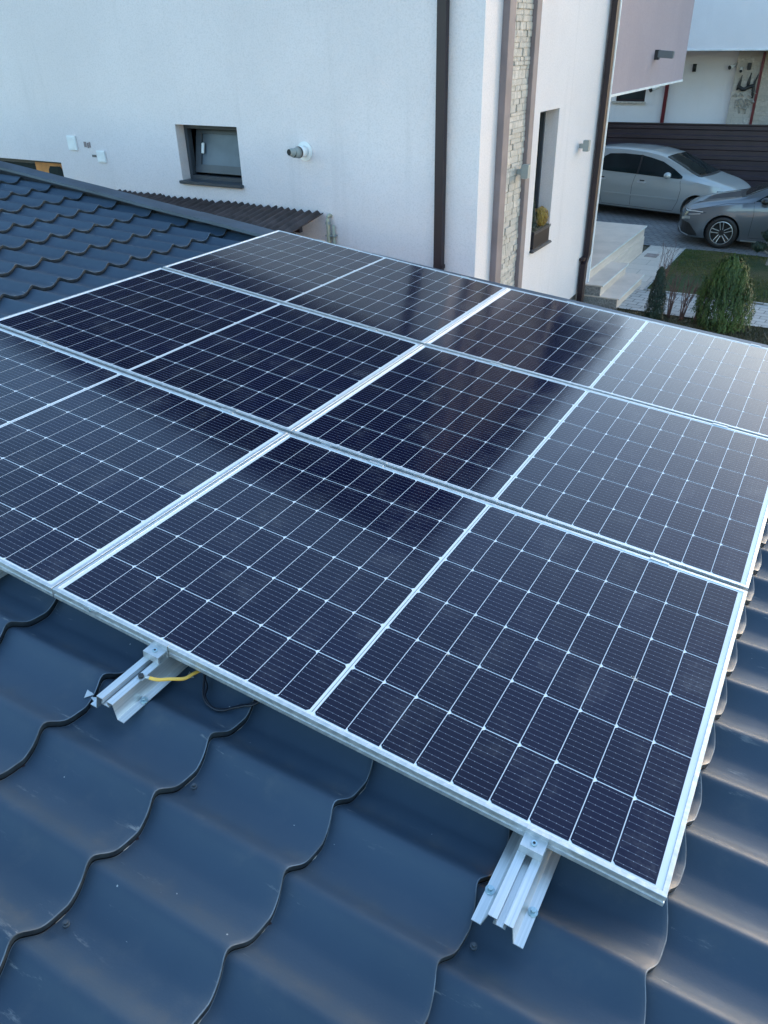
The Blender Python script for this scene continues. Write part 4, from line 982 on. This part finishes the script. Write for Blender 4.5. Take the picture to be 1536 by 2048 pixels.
for u, lab in ((.398, 'silver mounting rail with earth wire screw, second from the right'), (1.450, 'rightmost silver mounting rail sticking out below the nearest panel'),
               (-.300, 'mounting rail hidden under the left panels, marked by clamps'), (-1.372, 'leftmost mounting rail under the left panels')):
    dn = -SAG * (1 - abs(u) / PL)
    r_ = thing('mounting_rail', lab, 'rail', rf(u, 0, TOPN + dn), ROOF, 'mounting rails under the solar panels'); rl[u] = dn
    obj('extrusion', rail_bm(-.197 if u > 0 else -.10, 3.50), 'raily', r_)
    bl = [(-.047, -.121), (.047, -.118)] if u > 0 else []
    for bu, bv in bl + [(-.047, 1.2), (.047, 1.2), (.047, 2.4)]:
        bm = bmesh.new(); tube(bm, [(0, 0, 0), (0, 0, .003)], .0105, 18); tube(bm, [(0, 0, .003), (0, 0, .0045)], .0085, 18); tube(bm, [(0, 0, .0045), (0, 0, .0105)], .0055, 6)
        o = obj('bolt', bm, 'zinc', r_); o.location = (bu, bv, -.0475)

# clamps
def bolt_(bm, x, y, z): tube(bm, [(x, y, z), (x, y, z + .0055)], .0068, 14); 
def end_clamp(u, sgn, v, label):
    dn = -SAG * (1 - abs(u) / PL)
    r_ = thing('end_clamp', label, 'clamp', rf(u, v, TOPN + dn), ROOF, 'clamps along the panel edges')
    bm = bmesh.new(); w_ = .0255
    pf = [(-.036, .0), (-.036, .0225), (-.0015, .0225), (-.0015, .0355), (.0085, .0355), (.0085, .0337), (-.0002, .0337), (-.0002, -.0), (-.004, 0), (-.004, .018), (-.032, .018), (-.032, 0)]
    pf = [(sgn * a, b) for a, b in pf]
    a = [bm.verts.new((-w_, p[0], p[1] + .0003)) for p in pf]; b = [bm.verts.new((w_, p[0], p[1] + .0003)) for p in pf]
    for i in range(len(pf)): bm.faces.new((a[i], a[(i + 1) % len(pf)], b[(i + 1) % len(pf)], b[i]))
    bm.faces.new(a); bm.faces.new(b[::-1]); obj('clamp_body', bm, 'alu', r_)
    bm = bmesh.new(); tube(bm, [(0, sgn * -.019, .0229), (0, sgn * -.019, .0262)], .0068, 16); o = obj('bolt', bm, 'zinc', r_)
    bm = bmesh.new(); tube(bm, [(0, sgn * -.019, .0263), (0, sgn * -.019, .0266)], .0034, 6); obj('socket', bm, 'black', o)
def mid_clamp(u, v, label):
    dn = -SAG * (1 - abs(u) / PL)
    r_ = thing('mid_clamp', label, 'clamp', rf(u, v, TOPN + dn), ROOF, 'clamps along the panel edges')
    bm = bmesh.new(); w_ = .030
    pf = [(-.0175, .0341), (-.0175, .0362), (-.0075, .0362), (-.0075, .024), (.0075, .024), (.0075, .0362), (.0175, .0362), (.0175, .0341), (.009, .0341), (.009, .004), (-.009, .004), (-.009, .0341)]
    a = [bm.verts.new((-w_, p[0], p[1])) for p in pf]; b = [bm.verts.new((w_, p[0], p[1])) for p in pf]
    for i in range(len(pf)): bm.faces.new((a[i], a[(i + 1) % len(pf)], b[(i + 1) % len(pf)], b[i]))
    bm.faces.new(a); bm.faces.new(b[::-1]); obj('clamp_body', bm, 'alu', r_)
    bm = bmesh.new(); tube(bm, [(0, 0, .0242), (0, 0, .030)], .0062, 14); obj('bolt', bm, 'zinc', r_)
end_clamp(.398, 1, -.0012, 'end clamp at the front edge above the rail with yellow wire')
end_clamp(1.450, 1, -.0012, 'end clamp at the front edge near the lowest panel corner')
FARV = 3 * PW + 2 * RG + .0012
for u, lab in ((-1.372, 'end clamp on the far edge close to the brown canopy'), (-.300, 'end clamp on far edge in front of the first downpipe'), (.398, 'end clamp on far edge below the tall window'), (1.450, 'end clamp on far edge in front of the big conifer')): end_clamp(u, -1, FARV, lab)
rows = ((PW + RG / 2, 'between front and middle rows'), (2 * PW + 1.5 * RG, 'between middle and far rows'))
cols = ((-1.372, 'leftmost mid clamp'), (-.300, 'mid clamp on the left panels near the crossing'), (.398, 'mid clamp right of the panel crossing'), (1.450, 'rightmost mid clamp'))
for v, rt in rows:
    for u, ct in cols: mid_clamp(u, v, ct + ' ' + rt)
def clip(u, v, lab, near=False):
    r_ = thing('earthing_clip', lab, 'clip', rf(u, v, -SAG * (1 - abs(u) / PL)), ROOF, 'earthing clips on the panel frames')
    if near: bx('clip_plate', (-.024, .024, -.0012, -.0002, -.016, -.004), 'alu', r_)
    else: bx('clip_plate', (-.020, .020, -.0085, .0085, -.014, -.008), 'alu', r_)
    bm = bmesh.new(); tube(bm, [(0, 0, -.008), (0, 0, -.004)] if not near else [(0, -.0012, -.010), (0, -.003, -.010)], .004, 10); obj('rivet', bm, 'zinc', r_)
clip(.16, PW + RG / 2, 'small metal clip in the row gap beside the panel crossing'); clip(.145, 0, 'small metal clip on the front frame side near the left panel joint', True)
# closing strip seen in the gaps between rows
for k, (v, rt) in enumerate(rows):
    bm = bmesh.new(); box(bm, -PL - .0, PL, v - .0086, v + .0086, -.030 - SAG, -.027 - SAG)
    o = obj('gap_strip', bm, 'greylamp'); o.matrix_world = ROOF.to_4x4(); tag(o, 'grey strip filling the gap ' + rt, 'strip')

# earth wire with lug
root = thing('earth_wire', 'yellow earth wire screwed to the rail and running under panel', 'cable', rf(.398, 0, TOPN), ROOF)
dn = rl[.398]
bm = bmesh.new(); tube(bm, spline([(.040, -.085, .0015 + dn), (.062, -.078, .002 + dn), (.085, -.058, .0 + dn), (.104, -.030, -.012 + dn), (.110, .0, -.016 + dn), (.115, .05, -.03 + dn)], 8), .0046, 12); obj('wire', bm, 'yellow', root, True)
bm = bmesh.new(); tube(bm, [(.043, -.084, .0015 + dn), (.030, -.0875, .0018 + dn), (.024, -.090, .002 + dn)], [.0045, .0038, .003], 10); box(bm, .012, .032, -.102, -.082, .0006 + dn, .0022 + dn); obj('lug', bm, 'alu', root)
bm = bmesh.new(); tube(bm, [(.020, -.093, .0023 + dn), (.020, -.093, .009 + dn)], [.0085, .007], 6); obj('screw', bm, 'bronze', root)
# black module cables hanging out
root = thing('module_cable', 'pair of twisted black cables drooping from under the nearest panel', 'cable', rf(.55, 0, -.08), ROOF)
def cp(u, v, n): return (u - .55, v, n + .08)
for nm, dv in (('cable', 0.), ('cable', 1.)):
    s_ = dv
    P = [cp(.490 + .01 * s_, .10, -.06), cp(.515 - .004 * s_, .035, -.085), cp(.534 + .008 * s_, .003 + .004 * s_, -.098), cp(.560 - .003 * s_, -.026 + .007 * s_, -.103), cp(.592 + .003 * s_, -.036 + .0 * s_, -.105), cp(.625, -.024 - .008 * s_, -.104 + .004 * s_), cp(.655, .002 + .004 * s_, -.100), cp(.685, .03 - .01 * s_, -.09), cp(.72, .09, -.07)]
    bm = bmesh.new(); tube(bm, spline(P, 8), .0032, 10); obj(nm, bm, 'cable', root, True)
# aluminium offcuts
def scrap(pts, label, n_):
    bm = bmesh.new(); a = [bm.verts.new((*p, n_)) for p in pts]; b = [bm.verts.new((*p, n_ + .0015)) for p in pts]
    bm.faces.new(a[::-1]); bm.faces.new(b)
    for i in range(len(pts)): bm.faces.new((a[i], a[(i + 1) % len(pts)], b[(i + 1) % len(pts)], b[i]))
    o = obj('metal_offcut', bm, 'alu'); o.matrix_world = ROOF.to_4x4(); tag(o, label, 'metal scrap')
scrap([(.290, -.158), (.318, -.165), (.306, -.186)], 'triangular metal scrap left of the rail end, on upper tile', -.104)
scrap([(.322, -.178), (.352, -.158), (.352, -.188)], 'triangular metal scrap touching the left rail end', -.100)
scrap([(.462, .03), (.486, .020), (.470, .008)], 'dull metal scrap just under the front panel edge', -.108)
